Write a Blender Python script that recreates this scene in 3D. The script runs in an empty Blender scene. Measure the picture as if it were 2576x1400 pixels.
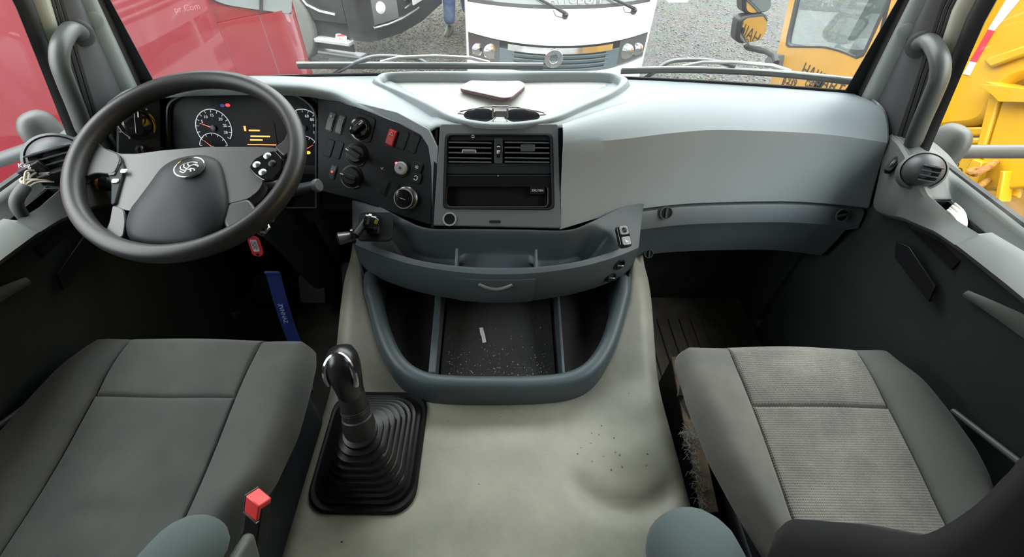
import bpy, bmesh, math, random
from mathutils import Vector as V, Matrix
random.seed(7)
SC = bpy.context.scene
COL = SC.collection
PI = math.pi

# ------------------------------------------------------------------ camera, world, light, exposure
FPX, TH, RO, CX, CY, CAMZ = 1100.0, math.radians(46), math.radians(.8), 1250.0, 700.0, 1.30
cam_d = bpy.data.cameras.new('camera'); cam = bpy.data.objects.new('camera', cam_d); COL.objects.link(cam)
cam_d.sensor_fit = 'HORIZONTAL'; cam_d.sensor_width = 36.0; cam_d.lens = 36.0*FPX/2576
cam_d.shift_x = (1288-CX)/2576; cam_d.shift_y = (CY-700)/2576; cam_d.clip_start = .01
cam.matrix_world = Matrix.Translation((0, 0, CAMZ)) @ Matrix.Rotation(PI/2-TH, 4, 'X') @ Matrix.Rotation(RO, 4, 'Z')
SC.camera = cam
SKY = 4.0
W = bpy.data.worlds.new('overcast_sky'); SC.world = W; W.use_nodes = True
nt = W.node_tree; bg = nt.nodes['Background']
tc = nt.nodes.new('ShaderNodeTexCoord'); nz = nt.nodes.new('ShaderNodeTexNoise'); rp = nt.nodes.new('ShaderNodeValToRGB')
nz.inputs['Scale'].default_value = 1.6; nz.inputs['Detail'].default_value = 4
nt.links.new(tc.outputs['Generated'], nz.inputs['Vector']); nt.links.new(nz.outputs['Fac'], rp.inputs['Fac'])
rp.color_ramp.elements[0].color = (.86, .92, .98, 1); rp.color_ramp.elements[1].color = (1, 1, .98, 1)
# CIE overcast sky: the zenith about three times as bright as the horizon
sz = nt.nodes.new('ShaderNodeSeparateXYZ'); ma = nt.nodes.new('ShaderNodeMath'); ma.operation = 'MULTIPLY_ADD'; ma.use_clamp = False
mxx = nt.nodes.new('ShaderNodeMath'); mxx.operation = 'MAXIMUM'; mxx.inputs[1].default_value = 0
nt.links.new(tc.outputs['Generated'], sz.inputs[0]); nt.links.new(sz.outputs['Z'], mxx.inputs[0]); nt.links.new(mxx.outputs[0], ma.inputs[0])
ma.inputs[1].default_value = 2*SKY/3; ma.inputs[2].default_value = SKY/3
nt.links.new(rp.outputs['Color'], bg.inputs['Color']); nt.links.new(ma.outputs[0], bg.inputs['Strength'])
SC.view_settings.view_transform = 'Standard'; SC.view_settings.look = 'None'
SC.view_settings.gamma = 1; SC.view_settings.use_curve_mapping = False
SC.view_settings.exposure = 1.6

# ------------------------------------------------------------------ pixel rays (2576 x 1400 frame) onto real planes
def ray(px, py):
    u = (px-CX)/FPX; v = (py-CY)/FPX; c, s = math.cos(RO), math.sin(RO)
    u0 = u*c+v*s; v0 = v*c-u*s
    return V((u0, math.cos(TH)-v0*math.sin(TH), -(math.sin(TH)+v0*math.cos(TH))))
def at(px, py, X=None, Y=None, Z=None):
    r = ray(px, py)
    s = X/r.x if X is not None else (Y/r.y if Y is not None else (Z-CAMZ)/r.z)
    return V((0, 0, CAMZ))+r*s

class Fr:
    """a plane in the scene: origin, x along it, y up it, z out of it"""
    def __init__(s, o, x, y):
        s.o = V(o); s.x = V(x).normalized(); s.z = s.x.cross(V(y)).normalized(); s.y = s.z.cross(s.x)
    def P(s, a, b, c=0): return s.o+s.x*a+s.y*b+s.z*c
    def uv(s, px, py):
        r = ray(px, py); c = V((0, 0, CAMZ)); t = (s.o-c).dot(s.z)/r.dot(s.z); p = c+r*t-s.o
        return (p.dot(s.x), p.dot(s.y))
    def at(s, px, py, c=0): a, b = s.uv(px, py); return s.P(a, b, c)
    def sub(s, a, b, c=0, rot=0):
        x = s.x*math.cos(rot)+s.y*math.sin(rot); y = s.y*math.cos(rot)-s.x*math.sin(rot)
        return Fr(s.P(a, b, c), x, y)

# ------------------------------------------------------------------ materials
MATS = {}
def mat(name, col, rough=.5, metal=0, grain=0, gscale=900, coat=0, var=0, vscale=6, var2=None, emit=0, spec=.5, bump2=0, b2scale=20, sheen=0):
    if name in MATS: return MATS[name]
    m = bpy.data.materials.new(name); m.use_nodes = True; n = m.node_tree; b = n.nodes['Principled BSDF']; L = n.links
    b.inputs['Base Color'].default_value = (*col, 1); b.inputs['Roughness'].default_value = rough
    b.inputs['Metallic'].default_value = metal; b.inputs['Specular IOR Level'].default_value = spec
    if coat: b.inputs['Coat Weight'].default_value = coat; b.inputs['Coat Roughness'].default_value = .03
    if sheen: b.inputs['Sheen Weight'].default_value = sheen
    if emit: b.inputs['Emission Color'].default_value = (*col, 1); b.inputs['Emission Strength'].default_value = emit
    tcn = n.nodes.new('ShaderNodeTexCoord')
    if var:
        t = n.nodes.new('ShaderNodeTexNoise'); t.inputs['Scale'].default_value = vscale; t.inputs['Detail'].default_value = 6
        t.inputs['Roughness'].default_value = .6
        r = n.nodes.new('ShaderNodeValToRGB'); c2 = var2 or tuple(c*(1-var) for c in col)
        r.color_ramp.elements[0].position = .35; r.color_ramp.elements[1].position = .68
        r.color_ramp.elements[0].color = (*c2, 1); r.color_ramp.elements[1].color = (*col, 1)
        L.new(tcn.outputs['Object'], t.inputs['Vector']); L.new(t.outputs['Fac'], r.inputs['Fac']); L.new(r.outputs['Color'], b.inputs['Base Color'])
    last = None
    for amt, sc_, dist in ((grain, gscale, .0006), (bump2, b2scale, .01)):
        if amt:
            t = n.nodes.new('ShaderNodeTexNoise'); t.inputs['Scale'].default_value = sc_; t.inputs['Detail'].default_value = 3
            bp = n.nodes.new('ShaderNodeBump'); bp.inputs['Strength'].default_value = amt; bp.inputs['Distance'].default_value = dist
            L.new(tcn.outputs['Object'], t.inputs['Vector']); L.new(t.outputs['Fac'], bp.inputs['Height'])
            if last: L.new(last.outputs['Normal'], bp.inputs['Normal'])
            last = bp
    if last: L.new(last.outputs['Normal'], b.inputs['Normal'])
    MATS[name] = m; return m
def glass(name, tint=(1, 1, 1), refl=.9, dirt=0.0, dcol=(.7, .72, .7)):
    m = bpy.data.materials.new(name); m.use_nodes = True; n = m.node_tree; L = n.links
    for x in list(n.nodes): n.nodes.remove(x)
    o = n.nodes.new('ShaderNodeOutputMaterial'); t = n.nodes.new('ShaderNodeBsdfTransparent'); g = n.nodes.new('ShaderNodeBsdfGlossy')
    t.inputs['Color'].default_value = (*tint, 1); g.inputs['Roughness'].default_value = .02; g.inputs['Color'].default_value = (refl, refl, refl, 1)
    lw = n.nodes.new('ShaderNodeLayerWeight'); pw = n.nodes.new('ShaderNodeMath'); pw.operation = 'POWER'; pw.inputs[1].default_value = 5
    f = n.nodes.new('ShaderNodeMath'); f.operation = 'MULTIPLY_ADD'; f.inputs[1].default_value = .95; f.inputs[2].default_value = .022      # Schlick reflectance, same from both sides
    L.new(lw.outputs['Facing'], pw.inputs[0]); L.new(pw.outputs[0], f.inputs[0])
    mx = n.nodes.new('ShaderNodeMixShader'); L.new(f.outputs[0], mx.inputs[0]); L.new(t.outputs[0], mx.inputs[1]); L.new(g.outputs[0], mx.inputs[2])
    out = mx
    if dirt:
        d = n.nodes.new('ShaderNodeBsdfTranslucent'); d.inputs['Color'].default_value = (*dcol, 1)
        tcn = n.nodes.new('ShaderNodeTexCoord'); nz = n.nodes.new('ShaderNodeTexNoise'); nz.inputs['Scale'].default_value = 9; nz.inputs['Detail'].default_value = 8
        mp = n.nodes.new('ShaderNodeMapRange'); mp.inputs['To Min'].default_value = dirt*.5; mp.inputs['To Max'].default_value = dirt*1.4
        L.new(tcn.outputs['Object'], nz.inputs['Vector']); L.new(nz.outputs['Fac'], mp.inputs['Value'])
        m2 = n.nodes.new('ShaderNodeMixShader'); L.new(mp.outputs[0], m2.inputs[0]); L.new(mx.outputs[0], m2.inputs[1]); L.new(d.outputs[0], m2.inputs[2]); out = m2
    L.new(out.outputs[0], o.inputs['Surface']); MATS[name] = m; return m
def ribbed(name, col, col2, scale, axis='X', rough=.85, depth=.4, var=.25, scale2=0):
    """woven / ribbed cloth: rows of fine ribs across the object's own X or Y axis"""
    m = mat(name, col, rough, var=var, vscale=9, var2=col2, sheen=.2); n = m.node_tree; L = n.links; b = n.nodes['Principled BSDF']
    tcn = n.nodes.new('ShaderNodeTexCoord'); w = n.nodes.new('ShaderNodeTexWave'); w.bands_direction = axis
    w.inputs['Scale'].default_value = scale; w.inputs['Distortion'].default_value = 0
    L.new(tcn.outputs['Object'], w.inputs['Vector']); h = w.outputs['Fac']
    if scale2:
        w2 = n.nodes.new('ShaderNodeTexWave'); w2.bands_direction = 'Y' if axis == 'X' else 'X'; w2.inputs['Scale'].default_value = scale2
        L.new(tcn.outputs['Object'], w2.inputs['Vector'])
        mu = n.nodes.new('ShaderNodeMath'); mu.operation = 'MULTIPLY'; L.new(h, mu.inputs[0]); L.new(w2.outputs['Fac'], mu.inputs[1]); h = mu.outputs[0]
    bp = n.nodes.new('ShaderNodeBump'); bp.inputs['Strength'].default_value = depth; bp.inputs['Distance'].default_value = .0015
    L.new(h, bp.inputs['Height']); L.new(bp.outputs['Normal'], b.inputs['Normal'])
    return m

DASH = mat('dash_soft_plastic', (.25, .285, .30), .5, grain=.25, gscale=700, var=.07, vscale=5)
DASHLOW = mat('dash_blue_grey_plastic', (.085, .107, .120), .5, grain=.2, gscale=700, var=.1, vscale=6)
STACK = mat('stack_grey_plastic', (.12, .13, .137), .5, grain=.2, gscale=700)
PANEL = mat('panel_charcoal_plastic', (.013, .016, .020), .55, grain=.15, gscale=800, spec=.25)
BLACK = mat('black_plastic', (.008, .008, .010), .45, spec=.3)
GLOSSB = mat('gloss_black_plastic', (.01, .01, .012), .12, coat=.4)
DARKG = mat('dark_grey_plastic', (.05, .055, .06), .45, grain=.2)
RUB = mat('black_rubber', (.014, .014, .015), .55, grain=.2, gscale=300)
WHEELM = mat('steering_rim_leatherette', (.020, .020, .0205), .42, grain=.35, gscale=500)
SPOKE = mat('spoke_grey_plastic', (.085, .084, .082), .4, grain=.15)
CHROME = mat('chrome', (.75, .76, .78), .12, 1)
STEEL = mat('brushed_steel', (.5, .51, .52), .35, 1)
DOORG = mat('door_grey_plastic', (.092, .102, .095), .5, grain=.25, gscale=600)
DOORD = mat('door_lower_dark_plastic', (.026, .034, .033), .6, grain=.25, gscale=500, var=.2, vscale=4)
PILL = mat('pillar_light_plastic', (.24, .27, .26), .5, grain=.2)
PILLD = mat('pillar_dark_plastic', (.06, .062, .066), .5, grain=.2)
BEIGE = mat('door_frame_paint', (.36, .36, .28), .35)
VINYL = mat('tunnel_vinyl', (.37, .36, .295), .48, grain=.5, gscale=260, var=.3, vscale=3.5, var2=(.225, .222, .183), bump2=.3, b2scale=9)
FLOORM = mat('floor_rubber', (.05, .045, .038), .8, grain=.3, gscale=200, var=.5, vscale=8)
WHITEP = mat('white_truck_paint', (.8, .82, .82), .25, coat=.6)
HEADL = mat('headliner_cloth', (.17, .172, .165), .9)
PRINT = mat('white_print', (.75, .75, .72), .5)
REDP = mat('red_button_plastic', (.5, .03, .035), .35)
ORANGE = mat('orange_plastic', (.75, .2, .05), .4)

# ------------------------------------------------------------------ mesh helpers
def rrect(cx, cy, w, h, r, n=5):
    r = min(r, w/2-1e-5, h/2-1e-5); P = []
    for k, (sx, sy) in enumerate(((1, 1), (-1, 1), (-1, -1), (1, -1))):
        for i in range(n+1):
            a = PI/2*(k+i/n); P.append((cx+sx*(w/2-r)+r*math.cos(a), cy+sy*(h/2-r)+r*math.sin(a)))
    return P
def ell(cx, cy, rx, ry=None, n=32, a0=0): ry = ry or rx; return [(cx+rx*math.cos(a0+2*PI*i/n), cy+ry*math.sin(a0+2*PI*i/n)) for i in range(n)]
def cr(pts, n, closed=False):
    """Catmull-Rom through pts, n samples a span; works for any tuple length"""
    pts = [tuple(p) for p in pts]; N = len(pts); out = []
    g = (lambda i: pts[i % N]) if closed else (lambda i: pts[max(0, min(N-1, i))])
    for i in range(N if closed else N-1):
        p0, p1, p2, p3 = g(i-1), g(i), g(i+1), g(i+2)
        for k in range(n):
            t = k/n; out.append(tuple(.5*(2*b+(c-a)*t+(2*a-5*b+4*c-d)*t*t+(3*b-a-3*c+d)*t**3) for a, b, c, d in zip(p0, p1, p2, p3)))
    if not closed: out.append(pts[-1])
    return out
def roundpoly(P, r, n=5):
    """round the corners of a 2-D polygon"""
    out = []; N = len(P); rr = r if isinstance(r, (list, tuple)) else [r]*N
    for i in range(N):
        a, b, c = V((*P[i-1], 0)), V((*P[i], 0)), V((*P[(i+1) % N], 0)); d1 = a-b; d2 = c-b
        k = min(rr[i], d1.length*.48, d2.length*.48)
        if k < 1e-6: out.append((b.x, b.y)); continue
        p, q = b+d1.normalized()*k, b+d2.normalized()*k
        for j in range(n+1):
            t = j/n; w = p*(1-t)**2+b*2*t*(1-t)+q*t*t; out.append((w.x, w.y))
    return out
def ss(a, b, x):
    t = max(0, min(1, (x-a)/(b-a))); return t*t*(3-2*t)
def lerp(tab, x):
    if x <= tab[0][0]: return tab[0][1:]
    for a, b in zip(tab, tab[1:]):
        if x <= b[0]:
            t = (x-a[0])/(b[0]-a[0]); return tuple(p+(q-p)*t for p, q in zip(a[1:], b[1:]))
    return tab[-1][1:]

class M:
    def __init__(s): s.v = []; s.f = []
    def add(s, vs, fs): o = len(s.v); s.v += [tuple(v) for v in vs]; s.f += [tuple(i+o for i in f) for f in fs]; return s
    def box(s, c, d, R=None):
        c = V(c); vs = []
        for x in (-.5, .5):
            for y in (-.5, .5):
                for z in (-.5, .5):
                    p = V((x*d[0], y*d[1], z*d[2])); vs.append(c+(R @ p if R else p))
        return s.add(vs, [(0, 1, 3, 2), (4, 6, 7, 5), (0, 4, 5, 1), (2, 3, 7, 6), (0, 2, 6, 4), (1, 5, 7, 3)])
    def grid(s, rows, cu=False, cv=False):
        a, b = len(rows), len(rows[0]); vs = [p for r in rows for p in r]; fs = []
        for i in range(a if cu else a-1):
            for j in range(b if cv else b-1):
                i2, j2 = (i+1) % a, (j+1) % b; fs.append((i*b+j, i*b+j2, i2*b+j2, i2*b+j))
        return s.add(vs, fs)
    def tube(s, pts, r, n=12, closed=False, cap=True, flat=1, up=None):
        pts = [V(p) for p in pts]; N = len(pts); rs = r if isinstance(r, (list, tuple)) else [r]*N; rows = []
        t0 = (pts[1]-pts[0]).normalized(); ref = V(up) if up else (V((0, 0, 1)) if abs(t0.z) < .9 else V((0, 1, 0)))
        for i, p in enumerate(pts):
            t = (pts[(i+1) % N]-pts[i-1]) if closed else (pts[min(i+1, N-1)]-pts[max(i-1, 0)]); t.normalize()
            a = t.cross(ref)
            if a.length < 1e-4: a = t.orthogonal()
            a.normalize(); b = a.cross(t); ref = b if not up else V(up)
            rows.append([p+a*(rs[i]*math.cos(2*PI*k/n))+b*(rs[i]*flat*math.sin(2*PI*k/n)) for k in range(n)])
        s.grid(rows, cu=closed, cv=True)
        if cap and not closed:
            o = len(s.v)-N*n; s.f.append(tuple(o+k for k in range(n))); s.f.append(tuple(o+(N-1)*n+k for k in reversed(range(n))))
        return s
    def rings(s, rows, cap0=True, cap1=True):
        """loft closed rings"""
        o = len(s.v); n = len(rows[0]); s.grid(rows, cv=True)
        if cap0: s.f.append(tuple(o+k for k in range(n)))
        if cap1: s.f.append(tuple(o+(len(rows)-1)*n+k for k in reversed(range(n))))
        return s
    def lathe(s, prof, o, axis, n=24, cap=True):
        o = V(o); z = V(axis).normalized(); x = z.orthogonal().normalized(); y = z.cross(x)
        return s.rings([[o+z*h+(x*math.cos(2*PI*k/n)+y*math.sin(2*PI*k/n))*max(r, 1e-5) for k in range(n)] for r, h in prof], cap, cap)
    def prism(s, poly, vec):
        n = len(poly); p = [V(q) for q in poly]; vec = V(vec)
        return s.add(p+[q+vec for q in p], [tuple(range(n)), tuple(range(2*n-1, n-1, -1))]+[(i, (i+1) % n, n+(i+1) % n, n+i) for i in range(n)])
    def plate(s, fr, poly, c0=0, c1=.003): return s.prism([fr.P(a, b, c0) for a, b in poly], fr.z*(c1-c0))
    def ring(s, fr, outer, inner, c0=0, c1=.003):
        """a frame with a hole; outer and inner have the same point count"""
        R = [[fr.P(a, b, c) for a, b in q] for q, c in ((outer, c0), (outer, c1), (inner, c1), (inner, c0))]
        return s.grid(R, cu=True, cv=True)
    def sphere(s, c, r, n=16, m=10):
        c = V(c); r = V(r) if not isinstance(r, (int, float)) else V((r, r, r))
        return s.rings([[c+V((r.x*math.sin(PI*i/m)*math.cos(2*PI*k/n), r.y*math.sin(PI*i/m)*math.sin(2*PI*k/n), r.z*math.cos(PI*i/m))) for k in range(n)] for i in [.02]+list(range(1, m))+[m-.02]])
    def obj(s, name, m, parent=None, bev=0, sub=0, solid=0, smooth=35, seg=2):
        me = bpy.data.meshes.new(name); me.from_pydata([tuple(v) for v in s.v], [], s.f)
        b = bmesh.new(); b.from_mesh(me); bmesh.ops.recalc_face_normals(b, faces=b.faces); b.to_mesh(me); b.free()
        if smooth:
            me.polygons.foreach_set('use_smooth', [True]*len(me.polygons))
            if smooth < 180: me.set_sharp_from_angle(angle=math.radians(smooth))
        me.materials.append(MATS[m] if isinstance(m, str) else m); me.update()
        o = bpy.data.objects.new(name, me); COL.objects.link(o); adopt(o, parent)
        if solid: k = o.modifiers.new('thickness', 'SOLIDIFY'); k.thickness = abs(solid); k.offset = 0 if solid > 0 else -1; k = o.modifiers.new('crisp_rim', 'EDGE_SPLIT'); k.split_angle = math.radians(50)
        if bev: k = o.modifiers.new('bevel', 'BEVEL'); k.width = bev; k.segments = seg; k.limit_method = 'ANGLE'; k.angle_limit = math.radians(40)
        if sub: k = o.modifiers.new('subdivision', 'SUBSURF'); k.levels = k.render_levels = sub
        return o
def adopt(o, parent):
    if parent is None: return
    o.parent = parent
    if parent.type == 'EMPTY': o.matrix_parent_inverse = Matrix.LocRotScale(parent.location, parent.rotation_euler, None).inverted()
def tag(o, label=None, cat=None, group=None, kind=None):
    for k, v in (('label', label), ('category', cat), ('group', group), ('kind', kind)):
        if v: o[k] = v
    return o
def thing(name, label, cat, loc=(0, 0, 0), group=None, kind=None):
    o = bpy.data.objects.new(name, None); COL.objects.link(o); o.location = loc; o.empty_display_size = .05
    return tag(o, label, cat, group, kind)
def text(body, fr, size, m, parent, name='lettering', depth=.0006, align='CENTER', sx=1):
    c = bpy.data.curves.new('t', 'FONT'); c.body = body; c.size = size; c.extrude = depth; c.align_x = align; c.align_y = 'CENTER'; c.resolution_u = 2
    t = bpy.data.objects.new('t', c); COL.objects.link(t)
    dg = bpy.context.evaluated_depsgraph_get(); me = bpy.data.meshes.new_from_object(t.evaluated_get(dg))
    bpy.data.objects.remove(t); bpy.data.curves.remove(c)
    for v in me.vertices: v.co = fr.P(v.co.x*sx, v.co.y, v.co.z+depth)
    me.materials.clear(); me.materials.append(MATS[m] if isinstance(m, str) else m); me.name = name
    o = bpy.data.objects.new(name, me); COL.objects.link(o); adopt(o, parent); return o
def struct(o): o['kind'] = 'structure'; return o

# ================================================================== THE CAB SHELL
struct(M().box((0, .2, -.02), (2.1, 2.1, .04)).obj('floor', FLOORM))
wf = M().box((0, 1.20, .37), (2.04, .05, .80)); struct(wf.obj('wall_front', mat('firewall_liner', (.02, .021, .021), .8, var=.4, vscale=14, var2=(.05, .05, .047))))
struct(M().box((0, -.87, .9), (2.2, .04, 1.9)).obj('wall_back', HEADL))
hx, h0, h1 = .22, -.50, -.10
struct(M().ring(Fr((0, .2, 1.84), (1, 0, 0), (0, 1, 0)), [(-1.1, -1.1), (1.1, -1.1), (1.1, 1.12), (-1.1, 1.12)], [(-hx, h0-.2), (hx, h0-.2), (hx, h1-.2), (-hx, h1-.2)], 0, .04).obj('ceiling', HEADL))
GLS = glass('clear_glass', (.97, .985, .97)); GLW = glass('windscreen_glass', (.965, .985, .965), dirt=.013)
GLH = glass('hatch_glass', (.12, .14, .15))
hatch = thing('window_4', 'unseen roof hatch pane, added to let in light', None, (0, -.30, 1.85), kind='structure')  # roof hatch out of view, added to bring skylight into the cab
del_ = M().plate(Fr((0, -.30, 1.85), (1, 0, 0), (0, 1, 0)), rrect(0, 0, .44, .40, .04), 0, .005).obj('pane', GLH, hatch)
M().ring(Fr((0, -.30, 1.845), (1, 0, 0), (0, 1, 0)), rrect(0, 0, .52, .48, .05), rrect(0, 0, .42, .38, .04), -.02, .02).obj('frame', PILL, hatch)

def Yb(x): return 1.275-.09*(x/.97)**2
def wsY(x, z): return Yb(x)+.008+.03*(z-.8)*.3
ws = thing('window_1', 'windscreen', None, (0, 1.27, .8), kind='structure')
rows = [[V((x*(.972-.012*(z-.8)), wsY(x*.97, z), z)) for x in [i/16 for i in range(-16, 17)]] for z in (.79, .9, 1.0, 1.2, 1.4, 1.6, 1.83)]
M().grid(rows).obj('glass_pane', GLW, ws, solid=.005, smooth=0)
rows = [[V((x*.972, wsY(x*.97, .8)-.006, z)) for x in [i/16 for i in range(-16, 17)]] for z in (.74, .80, .8135)]
M().grid(rows).obj('lower_rubber_seal', RUB, ws, solid=.006)
for sg in (-1, 1):
    rows = [[V((sg*x, wsY(x, z)-.004, z)) for x in (.935, .955, .985)] for z in (.79, 1.0, 1.2, 1.5, 1.83)]
    M().grid(rows).obj('black_border', RUB, ws, solid=.002)

BL = {'b0': ((2271, .955), (2165, 235, .97)), 'b1': ((2296, .955), (2177, 235, .97)), 'b2': ((2335, .955), (2222, 235, .98)), 'b2b': ((2375, .952), (2258, 354, .985)),
      'b3': ((2412, .948), (2296, 354, .99)), 'b4': ((2457, .948), (2316, 354, .998)), 'b5': ((2502, .95), (2345, 354, 1.005))}
def bline(k, z):
    (tx, X1), (lx, ly, X0) = BL[k]; a = at(lx, ly, X=X0); b = at(tx, 0, X=X1); t = (z-a.z)/(b.z-a.z)
    if t > 1: t = 1+(t-1)*.35            # the pillar straightens above the frame
    p = a+(b-a)*t; return V((p.x, p.y, z))
def side(sg):
    S = lambda p: V((sg*p[0], p[1], p[2]))
    R = lambda rows: [[S(p) for p in r] for r in rows]
    zs = [.50+.09*i for i in range(16)]
    # --- A pillar
    pl = thing('trim_1' if sg < 0 else 'trim_2', 'windscreen pillar trim', None, S((.98, 1.1, .8)), kind='structure')
    def strip(name, k0, k1, m, bulge=0, z0=.50, n=6, out=.012):
        rr = []
        for z in zs:
            if z < z0: continue
            a, b = bline(k0, z), bline(k1, z); nrm = V((-(a.y-b.y), a.x-b.x, 0)).normalized()
            if nrm.x > 0: nrm = -nrm
            rr.append([a.lerp(b, i/n)+nrm*(bulge*math.sin(PI*i/n)) for i in range(n+1)])
        return M().grid(R(rr)).obj(name, m, pl, solid=out)
    strip('windscreen_rubber', 'b0', 'b1', RUB, .004); strip('pillar_panel', 'b1', 'b2', PILL, .012); strip('pillar_return', 'b2', 'b2b', PILLD, .008)
    strip('seal_base', 'b2b', 'b3', BLACK, -.01); strip('door_frame', 'b3', 'b4', BEIGE, .008); strip('glass_run_channel', 'b4', 'b5', RUB, .008)
    for i, t in enumerate((.15, .5, .85)):
        M().tube([S(bline('b2b', z).lerp(bline('b3', z), t)) for z in zs], .008, 8).obj('seal_bead', RUB, pl)
    cap = at(2280, 78, X=.952) if sg > 0 else at(2280, 78, X=.952)
    M().lathe([(.017, 0), (.017, .004), (.013, .006)], S(cap+V((.0, 0, 0))), S((-.8, -.6, 0)), 20).obj('screw_cap', PILL, pl)
    # --- door: light upper trim, dark lower panel, glass
    dr = thing('door_1' if sg < 0 else 'door_2', 'cab door', None, S((1.0, .3, 0)), kind='structure')
    ed = [(-.75, .90, .745), (.30, .905, .748), (.50, .905, .745), (.65, .918, .728), (.72, .925, .715), (.80, .925, .69), (.845, .926, .668), (.882, .93, .655), (.90, .934, .664), (.95, .95, .708), (1.02, .972, .766)]   # the ridge under the ledge
    ln = [(-.75, .945, .765), (.40, .95, .765), (.60, .95, .758), (.72, .945, .742), (.80, .935, .748), (.86, .935, .765), (.92, .948, .779), (.97, .96, .782), (1.02, .974, .776)]                            # its upper inner edge
    ys = [-.75+.05*i for i in range(25)]+[.5+.0125*i for i in range(1, 42)]+[1.02]
    inner = lambda y: (lerp(ed, y), lerp(ln, y))
    up = []
    for y in ys:
        e, l = inner(y); pod = ss(.80, .88, y)
        up.append([V((e[0]+.012, y, e[1]-.010)), V((e[0]+.002, y, e[1]-.004)), V((e[0], y, e[1])), V(((e[0]*.5+l[0]*.5)-.001, y, (e[1]+l[1])/2)), V((l[0]-.002, y, l[1]-.005)), V((l[0]+.003, y, l[1]))])
    M().grid(R(up)).obj('upper_trim', DOORG, dr, solid=.006)
    # ledge with the pocket opening left out, and a liner under it
    Xs = [0, .15, .3, .45, .6, .75, .9, 1]; g = M(); prev = None; rowsL = []
    for y in ys:
        e, l = inner(y); pod = ss(.80, .87, y); zl = l[1]-.004*(1-pod)
        r = []
        for t in Xs: r.append(V((l[0]+.003+(1.003-l[0]-.003)*t, y, zl-.008*ss(0, .5, t)*(1-pod)+.006*math.sin(PI*t)*pod)))
        r += [V((1.008, y, max(zl, .757))), V((1.02, y, max(zl, .768))), V((1.045, y, max(zl, .768))), V((1.05, y, .70))]
        rowsL.append(r)
    for i in range(len(ys)-1):
        for j in range(len(rowsL[0])-1):
            ym = (ys[i]+ys[i+1])/2
            if .665 < ym < .80 and 2 <= j <= 5: continue
            g.add([S(p) for p in (rowsL[i][j], rowsL[i][j+1], rowsL[i+1][j+1], rowsL[i+1][j])], [(0, 1, 2, 3)])
    o = g.obj('ledge', DOORG, dr, smooth=60)
    b = bmesh.new(); b.from_mesh(o.data); bmesh.ops.remove_doubles(b, verts=b.verts, dist=1e-5); bmesh.ops.recalc_face_normals(b, faces=b.faces); b.to_mesh(o.data); b.free()
    o.modifiers.new('thickness', 'SOLIDIFY').thickness = .004
    lx0, lx1 = .958, .992
    M().grid([[S((lx0, .664, .735)), S((lx0, .802, .735))], [S((lx0, .664, .66)), S((lx0, .802, .66))], [S((lx1, .664, .66)), S((lx1, .802, .66))], [S((lx1, .664, .735)), S((lx1, .802, .735))]]).obj('pocket_liner', BLACK, dr, solid=.003)
    for yy in (.664, .802): M().box(S((.975, yy, .70)), (.04, .003, .08)).obj('pocket_end', BLACK, dr)
    low = []
    for y in ys:
        e = lerp(ed, y); low.append([V((e[0]+.012, y, e[1]-.010)), V((e[0]+.03, y, e[1]-.018)), V((e[0]+.045, y, e[1]-.05)), V((.965, y, .5)), V((.97, y, .25)), V((.985, y, .0))])
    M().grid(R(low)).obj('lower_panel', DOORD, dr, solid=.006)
    # armrest block, grip recess and bin lip
    M().grid(R([[V((e[0]-.006, y, e[1]+.002)), V((l[0]-.012, y, l[1]+.004)), V((l[0]+.01, y, l[1]+.008)), V((l[0]+.03, y, l[1]-.002))] for y in [-.6+.06*i for i in range(21)]+[.655, .662] for e, l in [inner(y)]])).obj('armrest', DOORG, dr, solid=.008, bev=.002)
    M().grid(R([[V((.948-.004*math.sin(PI*t), .60-.34*u, .660+.16*u*(1-.3*u)-(.012+.075*u)*t)) for t in (0, .25, .5, .75, 1)] for u in [i/14 for i in range(15)]])).obj('grip_scoop', DOORG, dr, solid=.008, bev=.002)
    M().plate(Fr(S((.938, .70, .615)), (0, 1, 0), (0, 0, 1)), [(-.07, -.022), (.06, -.012), (.085, .018), (.05, .03), (-.055, .012)], -.004, .0012).obj('recess_shade_plate', BLACK, dr, bev=.001)  # thin raised black plate, its colour gives the shade of a recess
    M().tube([S((.945, .44, .47)), S((.94, .31, .52)), S((.94, -.1, .66))], .006, 10).obj('bin_rail', DOORG, dr)
    wn = thing('window_2' if sg < 0 else 'window_3', 'door glass', None, S((1.03, .4, .77)), kind='structure')
    gq = []
    for z in (.755, .9, 1.1, 1.3, 1.47):
        f = bline('b5', z); gq.append([V((f.x+.004, f.y+.01+(.02-f.y)*t, z)) for t in (0, .25, .5, .75, 1)])
    M().grid(R(gq)).obj('glass_pane', GLS, wn, solid=.004, smooth=0)
    M().tube([S((1.03, .94, .764)), S((1.03, .5, .768)), S((1.03, .02, .768))], .010, 8).obj('window_seal', RUB, wn)
    # cab side behind the window and outer skin
    struct(M().box(S((1.0, -.43, 1.3)), (.06, .92, 1.1)).obj('wall_left' if sg < 0 else 'wall_right', HEADL))
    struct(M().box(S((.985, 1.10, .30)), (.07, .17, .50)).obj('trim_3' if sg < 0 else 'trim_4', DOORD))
    struct(M().box(S((.985, .35, 1.645)), (.07, 1.6, .37)).obj('trim_7' if sg < 0 else 'trim_8', HEADL, bev=.02))  # panels above the door glass, unseen, added to cut sky light from the sides
    # bright pod parts: thumb wheel and round vent
    return dr
DL, DR = side(-1), side(1)

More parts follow.
